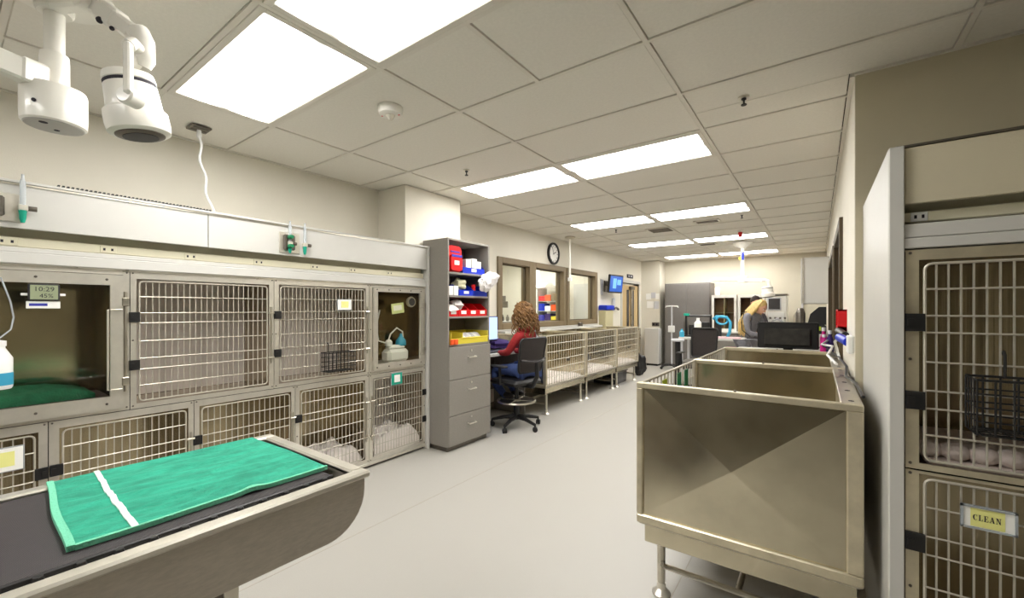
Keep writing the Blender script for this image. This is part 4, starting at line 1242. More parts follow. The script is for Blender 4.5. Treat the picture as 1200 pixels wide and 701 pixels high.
def hand(c, dirv, up, side, s=1.0):
    # palm plus five curled fingers as skinned chains; c wrist, dirv pointing, up = back of hand, side = thumb side
    d = Vector(dirv).normalized(); u = Vector(up).normalized(); u = (u - d * u.dot(d)).normalized(); sd = d.cross(u) * side
    c = Vector(c)
    mb = MB()
    palm = {'a': (c, (.026 * s, .02 * s)), 'b': (c + d * .04 * s, (.036 * s, .017 * s)), 'c': (c + d * .085 * s, (.036 * s, .014 * s))}
    q = skin('palm', palm, chain('a', 'b', 'c'), None, None, 1)
    mb.add(q.v, q.f)
    for k, (off, L) in enumerate(((.029, .072), (.01, .08), (-.01, .074), (-.028, .058))):
        b = c + d * .08 * s + sd * off * s
        p1 = b + d * L * .45 * s - u * .006; p2 = p1 + d * L * .32 * s - u * .018 * s; p3 = p2 + d * L * .18 * s - u * .024 * s
        q = skin('f', {'a': (b, .0095 * s), 'b': (p1, .009 * s), 'c': (p2, .008 * s), 'd': (p3, .0068 * s)}, chain('a', 'b', 'c', 'd'), None, None, 1)
        mb.add(q.v, q.f)
    b = c + d * .025 * s + sd * .026 * s
    q = skin('f', {'a': (b, .012 * s), 'b': (b + d * .03 * s + sd * .024 * s, .0105 * s), 'c': (b + d * .06 * s + sd * .032 * s - u * .008, .0085 * s)}, chain('a', 'b', 'c'), None, None, 1)
    mb.add(q.v, q.f)
    return mb

def head_mesh(m, s=1.0):
    # local: face toward -Y, centre of skull at origin, z up ; about .22 tall
    mb = MB().sphere((0, 0, 0), 1, 32, 24)
    vv = []
    for p in mb.v:
        x, y, z = p
        X = x * .074; Y = y * .096; Z = z * .115
        if z < -.1:                       # jaw taper
            k = (-.1 - z) / .9
            X *= 1 - .38 * k; Y *= 1 - .3 * k if y > 0 else 1 - .08 * k
        if y < 0:
            g = math.exp(-((x / .22) ** 2))
            Y -= .024 * g * math.exp(-((z + .18) / .13) ** 2) * (-y)         # nose
            Y -= .006 * g * math.exp(-((z + .52) / .08) ** 2)
            Y -= .006 * math.exp(-((x / .4) ** 2)) * math.exp(-((z + .8) / .12) ** 2)   # chin
            for sx in (-1, 1):
                Y += .012 * math.exp(-(((x - sx * .38) / .17) ** 2)) * math.exp(-((z - .02) / .11) ** 2)
        vv.append((X, Y, Z))
    mb.v = []
    out = MB().add(vv, mb.f, m)
    for sx in (-1, 1):
        out.add(*(lambda q: (q.v, q.f))(MB().sphere((sx * .076, .008, -.012), (.011, .02, .032), 10, 8)), m)
    return out
def face_parts(t, m, lip=(176, 88, 84)):
    ey = MB(); ir = MB()
    for sx in (-1, 1):
        ey.sphere((sx * .029, -.077, .003), (.0125, .01, .0085), 12, 8, m)
        ir.sphere((sx * .029, -.085, .003), (.0055, .0035, .0055), 10, 6, m)
    part('eyes', ey, 'plastic_w', t); part('iris', ir, 'darkhair', t)
    lp = MB().sphere((0, -.094, -.062), (.022, .006, .007), 12, 6, m)
    part('lips', lp, mat('lips', lip, .5), t)
    br = MB()
    for sx in (-1, 1):
        br.tube([(sx * .014, -.092, .024), (sx * .03, -.09, .029), (sx * .046, -.08, .024)], .003, 5, m=m)
    part('eyebrows', br, 'darkhair', t)

# woman with curly hair seated at the counter. local frame: faces -Y
WR = (-2.985, 4.37); WRZ = -1.62
t = thing('person', 'woman with curly brown hair in a red hoodie, seated typing at the counter', 'person', (WR[0], WR[1], 0), WRZ)
SZ = .62
body = {'pelvis': ((0, .06, SZ + .1), (.16, .12)), 'waist': ((0, .06, SZ + .26), (.135, .10)), 'chest': ((0, .03, SZ + .42), (.155, .11)), 'shoul': ((0, .03, SZ + .53), (.12, .085)), 'neck': ((0, .0, SZ + .6), .055), 'nk2': ((0, -.015, SZ + .67), .05),
        'ls': ((-.165, .03, SZ + .51), .062), 'le': ((-.215, -.1, SZ + .30), .048), 'lw': ((-.15, -.31, SZ + .285), .033),
        'rs': ((.165, .03, SZ + .51), .062), 're': ((.215, -.1, SZ + .30), .048), 'rw': ((.14, -.31, SZ + .285), .033)}
ed = chain('pelvis', 'waist', 'chest', 'shoul', 'neck', 'nk2') + chain('shoul', 'ls', 'le', 'lw') + chain('shoul', 'rs', 're', 'rw')
part('hoodie', skin('hoodie', {k: (Vector(p[0]), p[1]) for k, p in body.items()}, ed, None, None), 'hoodie', t, world=False)
legs = {'hip': ((0, .06, SZ + .075), (.16, .1)), 'lh': ((-.1, .0, SZ + .08), .09), 'lk': ((-.13, -.37, SZ + .07), .065), 'lm': ((-.13, -.36, SZ - .12), .06), 'la': ((-.11, -.2, SZ - .28), .042),
        'rh': ((.1, .0, SZ + .08), .09), 'rk': ((.13, -.37, SZ + .07), .065), 'rm': ((.13, -.36, SZ - .12), .06), 'ra': ((.11, -.2, SZ - .28), .042)}
part('jeans', skin('jeans', {k: (Vector(p[0]), p[1]) for k, p in legs.items()}, chain('hip', 'lh', 'lk', 'lm', 'la') + chain('hip', 'rh', 'rk', 'rm', 'ra'), None, None), 'jeans', t, world=False)
for s in (-1, 1):
    part('shoe', MB().sphere((s * .11, -.2, .378), (.045, .11, .034), 14, 10).box(s * .11 - .04, s * .11 + .04, -.29, -.11, .349, .37, .01), 'shoe', t, world=False)
    part('hand', hand((s * .145, -.335, SZ + .278), (-s * .25, -1, -.12), (0, 0, 1), -s if s > 0 else -s, .95), 'skin', t, world=False)
HM = tr(0, -.05, SZ + .775) @ rot('X', .12)
part('head', head_mesh(HM), 'skin', t, world=False)
part('neck', MB().lathe([(.055, SZ + .60), (.05, SZ + .72)], 16, tr(0, -.015, 0)), 'skin', t, world=False)
hd = MB()
# curly hair: cap plus many coil tubes
cap = MB().sphere((0, 0, 0), 1, 24, 18)
vv = []
for p in cap.v:
    a = Vector(p)
    r = 1 + .07 * math.sin(9 * a.x + 4 * a.z) * math.sin(8 * a.y + 2) + .05 * math.sin(14 * a.z + 5 * a.y)
    y = a.y
    X, Y, Z = a.x * .14 * r, a.y * .135 * r + .04, a.z * .175 * r - .015
    if y < -.35: Y = max(Y, -.035 - .05 * max(0, a.z))
    vv.append((X, Y, Z))
hd.add(vv, cap.f, HM)
rd = random.Random(17)
for k in range(110):
    th = rd.uniform(-.15 * PI, 1.15 * PI); ph = rd.uniform(-.5, 1.2)
    d = Vector((math.cos(th) * math.cos(ph), math.sin(th) * math.cos(ph), math.sin(ph)))
    st_ = Vector((d.x * .135, d.y * .132 + .04, d.z * .165))
    L = rd.uniform(.12, .26) if ph < .8 else rd.uniform(.06, .12)
    pts = []
    cr = rd.uniform(.012, .02); f0 = rd.uniform(0, 6)
    for i in range(13):
        q = i / 12
        out = Vector((d.x, d.y, 0)) * (.04 * math.sin(q * PI * .6))
        pts.append(tuple(st_ + out + Vector((cr * math.cos(f0 + q * 11), cr * math.sin(f0 + q * 11), -L * q))))
    hd.tube(pts, [.010 * (1 - .5 * i / 12) for i in range(13)], 5, m=HM)
part('hair', hd, 'curl', t, world=False, angle=80)
hm_ = MB().tube([(.1 * math.cos(a), .03 + .085 * math.sin(a), SZ + .585 + .02 * math.sin(a)) for a in [k * 2 * PI / 20 for k in range(20)]], .03, 8, closed=True)
part('hood', hm_, 'hoodie', t, world=False)
part('strap', MB().tube([(-.10, -.07, SZ + .50), (-.1, .0, SZ + .59), (-.1, .09, SZ + .57), (-.105, .145, SZ + .44)], .014, 6), 'strap', t, world=False, label='pale grey shoulder strap')
face_parts(t, WINV[t.name].inverted() @ HM)

# blonde woman in grey standing beyond the crates, looking down to the right
t = thing('person', 'woman with long blonde hair in grey scrubs, bending her head at the far counter', 'person', (-.93, 8.3, 0), 1.1)
def standing(t, hm, hair, cloth, hs=1.0, bend=.12, seed=1):
    b = {'pelvis': ((0, .06, .95), (.165, .12)), 'waist': ((0, .05, 1.08), (.14, .105)), 'chest': ((0, .0, 1.24), (.165, .12)), 'shoul': ((0, -.03, 1.36), (.12, .085)), 'nk': ((0, -.06, 1.43), .055), 'nk2': ((0, -.09, 1.48), .05),
         'ls': ((-.175, -.03, 1.33), .06), 'le': ((-.22, -.1, 1.06), .047), 'lw': ((-.12, -.3, 1.02), .034),
         'rs': ((.175, -.03, 1.33), .06), 're': ((.22, -.1, 1.06), .047), 'rw': ((.12, -.3, 1.02), .034)}
    part('scrub_top', skin('top', {k: (Vector(p[0]), p[1]) for k, p in b.items()}, chain('pelvis', 'waist', 'chest', 'shoul', 'nk', 'nk2') + chain('shoul', 'ls', 'le', 'lw') + chain('shoul', 'rs', 're', 'rw'), None, None), cloth, t, world=False)
    l = {'hip': ((0, .06, .93), (.16, .115))}
    for s, n in ((-1, 'l'), (1, 'r')):
        l[n + 'h'] = ((s * .09, .06, .86), .095); l[n + 'k'] = ((s * .1, .045, .48), .068); l[n + 'c'] = ((s * .1, .06, .32), .062); l[n + 'a'] = ((s * .1, .07, .1), .048)
    part('trousers', skin('tr', {k: (Vector(p[0]), p[1]) for k, p in l.items()}, chain('hip', 'lh', 'lk', 'lc', 'la') + chain('hip', 'rh', 'rk', 'rc', 'ra'), None, None), cloth, t, world=False)
    for s in (-1, 1):
        part('shoe', MB().sphere((s * .1, .02, .045), (.045, .13, .043), 14, 10).box(s * .1 - .04, s * .1 + .04, -.1, .13, .0, .03, .01), 'shoe', t, world=False)
        part('hand', hand((s * .115, -.325, 1.015), (-s * .2, -1, -.2), (0, 0, 1), -s, .95), 'skin', t, world=False)
    part('head', head_mesh(hm), 'skin', t, world=False)
    part('neck', MB().lathe([(.05, 0), (.048, .14)], 14, tr(0, -.06, 1.42) @ rot('X', .35)), 'skin', t, world=False)
    face_parts(t, WINV[t.name].inverted() @ hm)
HM = tr(0, -.17, 1.49) @ rot('X', .55)
standing(t, HM, 'blonde', 'scrub')
hd = MB()
cap = MB().sphere((0, 0, 0), 1, 22, 16)
vv = []
for p in cap.v:
    a = Vector(p)
    X, Y, Z = a.x * .088, a.y * .108 + .014, a.z * .126 + .008
    if a.y < -.2: Y = max(Y, -.03 - .06 * max(0, a.z)); Z = max(Z, .035)
    vv.append((X, Y, Z))
hd.add(vv, cap.f, HM)
rd = random.Random(5)
HMi = HM
for k in range(70):
    th = rd.uniform(-.05 * PI, 1.05 * PI)
    d = Vector((math.cos(th), math.sin(th), 0))
    p0 = HM @ Vector((d.x * .04, d.y * .05 + .01, .12))
    p1 = HM @ Vector((d.x * .09, d.y * .11 + .014, .02))
    p2 = p1 + Vector((d.x * .03, .10 + .04 * max(0, d.y), -.14))
    p3 = p2 + Vector((d.x * .02 + rd.uniform(-.02, .02), .08 + rd.uniform(-.01, .04), -.20))
    p4 = p3 + Vector((rd.uniform(-.02, .02), .01, -.12 - rd.uniform(0, .08)))
    hd.tube([p0, p1, p2, p3, p4], [.012, .022, .021, .018, .006], 6)
part('hair', hd, 'blonde', t, world=False, angle=80)
part('stethoscope', MB().tube([(-.09, -.1, 1.40), (-.13, .03, 1.42), (-.2, .04, 1.25), (-.23, .0, 1.1), (-.2, -.12, 1.0)], .008, 6), 'black', t, world=False)
# person with dark hair, behind
t = thing('person', 'person with dark hair standing behind the blonde woman', 'person', (-1.06, 9.9, 0), .45)
HM = tr(0, -.1, 1.60) @ rot('X', .35)
standing(t, HM, 'darkhair', mat('charcoal_scrubs', (70, 66, 70), .85))
cap = MB().sphere((0, 0, 0), 1, 22, 16)
vv = []
for p in cap.v:
    a = Vector(p)
    r = 1 + .05 * math.sin(9 * a.x + 3) * math.sin(8 * a.z)
    X, Y, Z = a.x * .09 * r, a.y * .11 * r + .012, a.z * .128 * r + .012
    if a.y < -.2: Y = max(Y, -.04 - .06 * max(0, a.z)); Z = max(Z, .04)
    vv.append((X, Y, Z))
part('hair', MB().add(vv, cap.f, HM), 'darkhair', t, world=False)

# ------------------------------------------------------------------ steel dog crates
def crate(label, x_open, x_back, y0, y1, group, ztop=1.09, end0=True, end1=True, tags=(), bed=False, zt=.385):
    # open-topped run with wire door toward the aisle at x_open, solid ends and back
    t = thing('dog_crate', label, 'crate', ((x_open + x_back) / 2, (y0 + y1) / 2, 0), 0, group)
    s = 1 if x_back > x_open else -1
    lo, hi = min(x_open, x_back), max(x_open, x_back)
    w_ = .04
    pl = MB().box(lo + .01, hi - .01, y0 + .01, y1 - .01, zt - .012, zt + .012, .002)
    part('floor_pan', pl, 'steel', t)
    part('base_frame', MB().box(lo + .035, hi - .02, y0 + .02, y0 + .055, .285, zt - .012, .003).box(lo + .035, hi - .02, y1 - .055, y1 - .02, .285, zt - .012, .003).box(lo + .035, lo + .07, y0 + .055, y1 - .055, .30, zt - .012).box(hi - .055, hi - .02, y0 + .055, y1 - .055, .30, zt - .012), 'steel_panel', t)
    def endp(ya, yb, sg):
        # framed panel with cross-broken (shallow pyramid) sheet; sg = outward direction in y
        fr = MB()
        fr.box(lo, hi, ya, yb, zt - .005, zt + .04, .006).box(lo, hi, ya, yb, ztop - .028, ztop, .004)
        fr.box(lo, lo + .03, ya, yb, zt + .04, ztop - .028, .004).box(hi - .052, hi, ya, yb, zt + .04, ztop - .028, .004)
        p = part('end_panel', fr, 'brass_steel' , t)
        yo = ya if sg < 0 else yb
        ym = yo - sg * .014
        c = ((lo + hi) / 2 - .01, yo + sg * .022, (zt + ztop) / 2)
        q = [(lo + .028, ym, zt + .038), (hi - .05, ym, zt + .038), (hi - .05, ym, ztop - .026), (lo + .028, ym, ztop - .026)]
        bk = [(a, ym - sg * .006, b) for a, _, b in q]
        vs = q + [c] + bk
        fs = [(0, 1, 4), (1, 2, 4), (2, 3, 4), (3, 0, 4), (5, 8, 7, 6)]
        if sg > 0: fs = [tuple(reversed(f)) for f in fs]
        part('cross_broken_sheet', MB().add(vs, fs), 'steel_panel', p, angle=0.2)
        part('panel_knob', MB().lathe([(.006, 0), (.006, .006), (.003, .008)], 10, tr((lo + hi) / 2, (ya + yb) / 2, ztop)), 'steel_dark', p)
    if end0: endp(y0, y0 + .035, -1)
    if end1: endp(y1 - .035, y1, 1)
    bx0, bx1 = (x_back - .012, x_back - .006) if s > 0 else (x_back + .006, x_back + .012)
    part('back_panel', MB().box(bx0, bx1, y0 + .035, y1 - .035, zt + .012, ztop - .02), 'steel_panel', t)
    part('back_rail', MB().box(min(x_back, x_back - s * .07), max(x_back, x_back - s * .07), y0 + .035, y1 - .035, ztop - .02, ztop, .003), 'steel', t)
    hl = MB()
    for k in range(5):
        y = y0 + .08 + (y1 - y0 - .16) * k / 4
        hl.lathe([(.01, 0), (.01, .0015)], 10, tr(x_back - s * .035, y, ztop))
    part('rail_hole', hl, 'ink', t)
    PD = (lambda u, v, d: (x_open + s * (.012 + d), u, v))
    wd = MB()
    wd.tube([PD(u, v, 0) for u, v in rrect(y0 + .04, y1 - .04, zt + .02, ztop - .008, .012, 2)], .009, 6, closed=True)
    n = 17
    for k in range(1, n):
        u = y0 + .04 + (y1 - y0 - .08) * k / n
        wd.tube([PD(u, zt + .02, .0), PD(u, ztop - .008, .0)], .0045, 5, caps=False)
    for k in range(1, 6):
        v = zt + .02 + (ztop - .028 - zt) * k / 6
        wd.tube([PD(y0 + .04, v, -.004), PD(y1 - .04, v, -.004)], .005, 5, caps=False)
    d = part('wire_gate', wd, 'wire', t)
    part('gate_latch', MB().box(min(PD(0, 0, -.03)[0], PD(0, 0, -.006)[0]), max(PD(0, 0, -.03)[0], PD(0, 0, -.006)[0]), (y0 + y1) / 2 - .04, (y0 + y1) / 2 + .04, .70, .74, .004), 'steel_dark', d)
    for k, (yy, m_) in enumerate(tags):
        part('gate_tag', MB().box(x_open + s * .018, x_open + s * .022, yy, yy + .085, ztop - .17, ztop - .04), m_, d, label='coloured tag on the wire gate')
    ins = .095
    for xx in (lo + ins, hi - .06):
        for yy in (y0 + .1, y1 - .1):
            l = part('leg', MB().rod((xx, yy, .02), (xx, yy, .30), .02, 14), 'steel', t)
            part('foot', MB().lathe([(.045, 0.001), (.046, .008), (.022, .03), (.022, .06)], 18, tr(xx, yy, 0)), 'steel_bright', l)
    for yy in (y0 + .1, y1 - .1):
        part('stretcher', MB().rod((lo + ins, yy, .145), (hi - .06, yy, .145), .014, 10), 'steel', t)
    part('stretcher', MB().rod(((lo + hi) / 2, y0 + .1, .145), ((lo + hi) / 2, y1 - .1, .145), .014, 10), 'steel', t)
    return t
G3 = 'steel dog crates in two rows'
crate('large open-topped steel crate, nearest in the right-hand row', -.745, .145, 2.10, 3.335, G3, tags=((2.48, 'lime'), (2.80, 'green'), (2.98, 'green')))
crate('open-topped steel crate, second in the right-hand row', -.745, .145, 3.34, 4.58, G3)
for k, (a, b) in enumerate(((4.90, 6.14), (6.15, 7.41), (7.42, 8.56))):
    crate(['steel crate with wire gate beside the seated woman, nearest of three', 'steel crate in the middle of the left-hand row', 'steel crate at the far end of the left-hand row'][k], -2.99, XL + .02, a, b, G3, ztop=1.1)
    solo('crate_bedding', wavy(XL + .08, -3.04, a + .08, b - .08, .398, .07, .008, seed=30 + k), 'towelw', ['white pad in the nearest left-hand crate', 'white pad in the middle left-hand crate', 'white pad in the farthest left-hand crate'][k], 'bedding', 'pads in the left-hand crates')
solo('dark_blanket', lump(-3.5, 6.8, .49, (.2, .3, .1), 41, 18, 12), mat('charcoal_fleece', (52, 48, 50), .95), 'dark bundled blanket on the pad in the middle left-hand crate', 'blanket')
t = thing('storage_tub', 'grey lidded tub under the farthest left-hand crate', 'tub', (-3.4, 8.0, 0))
part('tub_body', MB().prism([(-.28, .0), (.28, 0), (.32, .22), (-.32, .22)], 0, -3.6, -3.15, tr(0, 8.0, .001)), 'screen_dk', t)
part('tub_lid', MB().box(-3.62, -3.13, 7.66, 8.34, .222, .245, .006), 'grey', t)
# cable along the right crates
mb = MB().tube([(.152, 2.25, 1.10), (.150, 2.6, 1.105), (.125, 2.9, 1.10), (.14, 3.2, 1.12), (.12, 3.7, 1.13), (.1, 4.2, 1.11), (.05, 4.9, 1.12), (.0, 5.3, 1.06)], .007, 6)
solo('power_cable', mb, 'black', 'black cable running along the back rail of the right-hand crates', 'cable')
mb = MB().tube([(.10, 3.5, 1.1), (.06, 3.9, 1.12), (.10, 4.3, 1.16), (.03, 4.75, 1.14), (.10, 5.0, 1.18), (.06, 5.3, 1.1)], .009, 6)
solo('white_hose', mb, 'plastic_w', 'white hose looping over the far end of the right-hand crates', 'hose')
t = thing('wall_outlet', 'white wall outlet with a blue plug above the right-hand crates', 'outlet', (XR - .01, 3.1, 1.2))
part('outlet_box', MB().box(XR - .03, XR, 3.02, 3.14, 1.21, 1.31, .006), 'plastic_w', t)
part('blue_plug', MB().rod((XR - .02, 3.12, 1.27), (XR - .05, 3.42, 1.28), .026, 12), 'blue', t)
part('black_plug', MB().rod((XR - .02, 3.46, 1.29), (XR - .045, 3.72, 1.31), .024, 12), 'black', t)
part('plug_lead', MB().tube([(XR - .05, 3.42, 1.28), (XR - .07, 3.6, 1.24), (XR - .05, 3.75, 1.16), (XR - .04, 3.7, 1.11)], .008, 6), 'plastic_w', t)

# ------------------------------------------------------------------ right cage bank
YR = 1.96
PR = lambda u, v, d: (u, YR + d, v)
RX0, RX1 = .2, 1.12
t = thing('side_panel', 'tall white side panel between the right cages and the steel crates', 'panel', (RX0, 2.4, 0))
part('panel_sheet', MB().box(RX0, RX0 + .022, YR - .0, YC - .002, 0, 2.02, .002), 'white', t)
part('front_stile', MB().box(RX0 + .001, RX0 + .040, YR - .014, YR - .001, 0, 2.02, .002), 'white', t)
solo('side_panel', MB().box(RX1 - .022, RX1, YR - .014, YC - .002, 0, 2.02, .002), 'white', 'white side panel at the far right end of the right cage bank', 'panel')
t = thing('cage_fascia', 'grey boxed fascia with outlet strip above the right cage bank', 'fascia', (.66, 2.0, 1.668))
part('fascia_panel', MB().box(RX0 + .022, RX1 - .022, YR + .004, YR + .022, 1.822, 2.015, .002), 'wallside', t)
part('top_cap', MB().box(RX0 + .022, RX1 - .022, YR + .0, YC - .002, 2.016, 2.024), 'steel_dark', t)
part('recess_back', MB().box(RX0 + .022, RX1 - .022, YR + .1, YR + .11, 1.70, 1.86), 'cream', t)
part('raceway', MB().box(RX0 + .022, RX1 - .022, YR + .05, YR + .1, 1.764, 1.80, .003), 'cream', t)
for x in (.285, .66):
    o = part('outlet', MB().box(x - .022, x + .022, YR + .046, YR + .05, 1.766, 1.798, .002), 'plastic_w', t)
    part('outlet_hole', MB().box(x - .013, x - .006, YR + .045, YR + .0462, 1.776, 1.788).box(x + .006, x + .013, YR + .045, YR + .0462, 1.776, 1.788), 'ink', o)
part('lower_trim', MB().box(RX0 + .022, RX1 - .022, YR + .0, YR + .1, 1.705, 1.752, .003), 'white', t)
part('lower_trim', MB().box(RX0 + .022, RX1 - .022, YR - .006, YR + .06, 1.668, 1.703, .003), 'white', t)
solo('toe_kick', MB().box(RX0 + .022, RX1 - .022, YR + .05, YR + .07, 0, .119), 'steel_dark', 'dark toe kick under the right cage bank', 'plinth')
G4 = 'steel kennel cages of the right bank'
def rc(label, z0, z1, door, **k):
    return cage('kennel_cage', label, RX0 + .042, RX1 - .024, z0, z1, PR, (.66, YR + .3, z0), door, frame_m='brass_steel', group=G4, depth=.72, backm='back_warm', **k)
tU = rc('upper cage of the right bank, with a black wire basket and rolled pad', .918, 1.665, (.278, 1.05, .94, 1.628), n=26)
tL = rc('lower cage of the right bank, with the CLEAN sign on its door', .12, .916, (.278, 1.05, .155, .905), n=26)
mb = MB()
for z in (1.636, .93):
    pass
for x in (.404, .80):
    for z in (1.625, .905):
        mb.tube([(x - .012, YR + .0, z - .004), (x - .012, YR - .006, z + .008), (x + .012, YR - .006, z + .008), (x + .012, YR, z - .004)], .0045, 6)
wire_basket(PR, .385, .72, 1.085, 1.25, .13, 'black wire basket hung on the upper right-bank cage door', nu=9, nv=4, loc=(.55, YR - .07, 1.08), r=.0028)
t = thing('rolled_pad', 'pale pink quilted pad along the front of the upper right cage', 'pad', (.66, YR + .1, .925))
for k in range(11):
    x = .31 + k * .067
    part('pad_roll', MB().sphere((x, YR + .09, .975), (.042, .045, .03), 14, 10), mat('pale_pink_quilt', (228, 214, 208), .9, bump=.5, bscale=60) if k == 0 else bpy.data.materials['pale_pink_quilt'], t)
part('pad_base', MB().box(.30, 1.0, YR + .05, YR + .6, .926, .95, .01), bpy.data.materials['pale_pink_quilt'], t)
t = thing('clean_sign', 'framed yellow CLEAN sign hung on the lower right cage door', 'sign', (.43, YR - .03, .755))
sg0, sg1, sz0, sz1 = .372, .494, .765, .838
ys = YR - .022
part('sign_frame', MB().box(sg0, sg1, ys, ys + .008, sz0, sz0 + .006).box(sg0, sg1, ys, ys + .008, sz1 - .006, sz1).box(sg0, sg0 + .006, ys, ys + .008, sz0, sz1).box(sg1 - .006, sg1, ys, ys + .008, sz0, sz1).box(sg0, sg1, ys + .006, ys + .012, sz0, sz1, .001), 'clear', t)
part('sign_card', MB().box(sg0 + .006, sg1 - .006, ys + .004, ys + .006, sz0 + .006, sz1 - .006), 'paper', t)
part('sign_paper', MB().box(sg0 + .022, sg1 - .026, ys + .003, ys + .004, sz0 + .008, sz1 - .008), 'papery', t)
# serif lettering CLEAN, built from strokes in a unit em
def serif_word(m):
    mb = MB()
    def st(x0, x1, y0, y1): mb.box(x0, x1, y0, y1, 0, .02, 0, m)
    def dg(p, q, w_):
        mb.prism([(p[0] - w_, p[1]), (p[0] + w_, p[1]), (q[0] + w_, q[1]), (q[0] - w_, q[1])], 2, 0, .02, m)
    x = 0
    # C
    n = 16
    for k in range(n):
        a0 = .75 + (2 * PI - 1.5) * k / n; a1 = .75 + (2 * PI - 1.5) * (k + 1) / n
        def rr(a): return .36 + .0 * a, .36 - .17 * (.5 - .5 * math.cos(2 * a) if False else max(0, -math.cos(a))) - .05
        o0, i0 = rr(a0); o1, i1 = rr(a1)
        cx, cy = x + .37, .5
        mb.prism([(cx + o0 * math.cos(a0), cy + 1.36 * o0 * math.sin(a0)), (cx + o1 * math.cos(a1), cy + 1.36 * o1 * math.sin(a1)), (cx + i1 * math.cos(a1), cy + 1.44 * i1 * math.sin(a1)), (cx + i0 * math.cos(a0), cy + 1.44 * i0 * math.sin(a0))], 2, 0, .02, m)
    st(x + .6, x + .66, .68, 1.0)
    x += .85
    # L
    st(x + .1, x + .28, 0, 1); st(x, x + .38, .94, 1); st(x, x + .62, 0, .06); st(x + .56, x + .62, 0, .3)
    x += .8
    # E
    st(x + .1, x + .28, 0, 1); st(x, x + .62, .94, 1); st(x, x + .66, 0, .06); st(x + .56, x + .62, .7, 1); st(x + .6, x + .66, 0, .3); st(x + .28, x + .48, .47, .53); st(x + .43, x + .48, .38, .62)
    x += .83
    # A
    dg((x + .12, 0), (x + .38, 1), .035); dg((x + .64, 0), (x + .38, 1), .1); st(x + .2, x + .56, .3, .36); st(x, x + .26, 0, .06); st(x + .48, x + .82, 0, .06)
    x += .92
    # N
    st(x + .12, x + .19, 0, 1); dg((x + .66, 0), (x + .2, 1), .1); st(x + .62, x + .69, 0, 1); st(x, x + .3, 0, .06); st(x, x + .24, .94, 1); st(x + .5, x + .8, .94, 1)
    return mb
sc = .0195
wl = 4.2 * sc
RY = Matrix(((1, 0, 0, 0), (0, 0, -1, 0), (0, 1, 0, 0), (0, 0, 0, 1)))  # xy plane -> facing -y
part('sign_lettering', serif_word(tr(.4295 - .0 - 4.2 * .0145 / 2, ys + .003, .793) @ RY @ Matrix.Diagonal((.0145, .018, .03, 1))), 'ink', t)

# ------------------------------------------------------------------ left wall fittings
t = thing('wall_clock', 'round black-rimmed wall clock above the left windows', 'clock', (XL + .02, 6.55, 2.46))
CM = tr(XL, 6.55, 2.46) @ rot('Z', 0) @ rot('Y', PI / 2)
part('clock_rim', MB().lathe([(.19, .002), (.2, .02), (.195, .04), (.165, .045), (.16, .02)], 40, CM), 'black', t)
part('clock_face', MB().lathe([(.162, .005), (.162, .022)], 40, CM), 'paper', t)
mb = MB()
for k in range(12):
    a = k * PI / 6
    mb.box(XL + .022, XL + .0235, -.006, .006, .125, .15, 0, tr(0, 6.55, 2.46) @ rot('X', a))
part('hour_mark', mb, 'ink', t)
part('clock_hand', MB().box(XL + .0236, XL + .026, -.006, .006, -.02, .09, 0, tr(0, 6.55, 2.46) @ rot('X', -1.2)).box(XL + .0262, XL + .028, -.004, .004, -.02, .13, 0, tr(0, 6.55, 2.46) @ rot('X', .4)), 'ink', t)
t = thing('wall_monitor', 'wall-mounted screen showing a blue picture left of the far door', 'screen', (XL + .1, 9.3, 1.85))
part('bracket', MB().box(XL, XL + .24, 8.90, 8.98, 1.98, 2.08, .005).box(XL, XL + .02, 8.8, 9.08, 1.85, 2.1), 'steel_dark', t)
part('wall_plate', MB().box(XL, XL + .01, 8.62, 8.74, 1.78, 2.12), 'strap', t)
MM = tr(XL + .24, 8.88, 2.02) @ rot('Z', -.12) @ rot('Y', .1)
part('screen_case', MB().box(-.025, .02, -.3, .3, -.2, .2, .01, MM), 'black', t)
part('screen', MB().box(.02, .023, -.27, .27, -.17, .17, 0, MM), 'screen_blue', t)
part('screen_image', MB().box(.023, .0236, -.15, .0, -.1, .12, 0, MM).box(.023, .0236, .03, .2, -.02, .1, 0, MM), mat('screen_pale', (90, 150, 220), .3, emit=(110, 170, 230), es=.6), t)
t = thing('wall_dispenser', 'beige wall-mounted bin with a blue lid right of the windows', 'bin', (XL + .1, 8.75, 1.0))
part('bin_body', MB().box(XL, XL + .17, 8.52, 8.92, 1.0, 1.44, .01), 'beige', t)
part('bin_lid', MB().box(XL, XL + .2, 8.5, 8.94, 1.441, 1.55, .02), 'blue', t)
t = thing('wall_phone', 'grey wall phone beside the far door', 'phone', (XL + .05, 9.3, 1.4))
part('phone_base', MB().box(XL, XL + .05, 9.22, 9.34, 1.42, 1.72, .01), 'strap', t)
part('handset', MB().tube([(XL + .07, 9.2, 1.47), (XL + .08, 9.32, 1.50), (XL + .07, 9.46, 1.46)], [.03, .02, .03], 10), 'steel_dark', t)
t = thing('room_sign', 'small dark sign above the far left door', 'sign', (XL + .01, 10.4, 2.24))
part('sign_plate', MB().box(XL, XL + .015, 10.2, 10.6, 2.25, 2.34, .003), 'ink', t)
part('sign_mark', MB().box(XL + .015, XL + .0165, 10.27, 10.35, 2.28, 2.31).box(XL + .015, XL + .0165, 10.42, 10.53, 2.28, 2.31), 'strap', t)

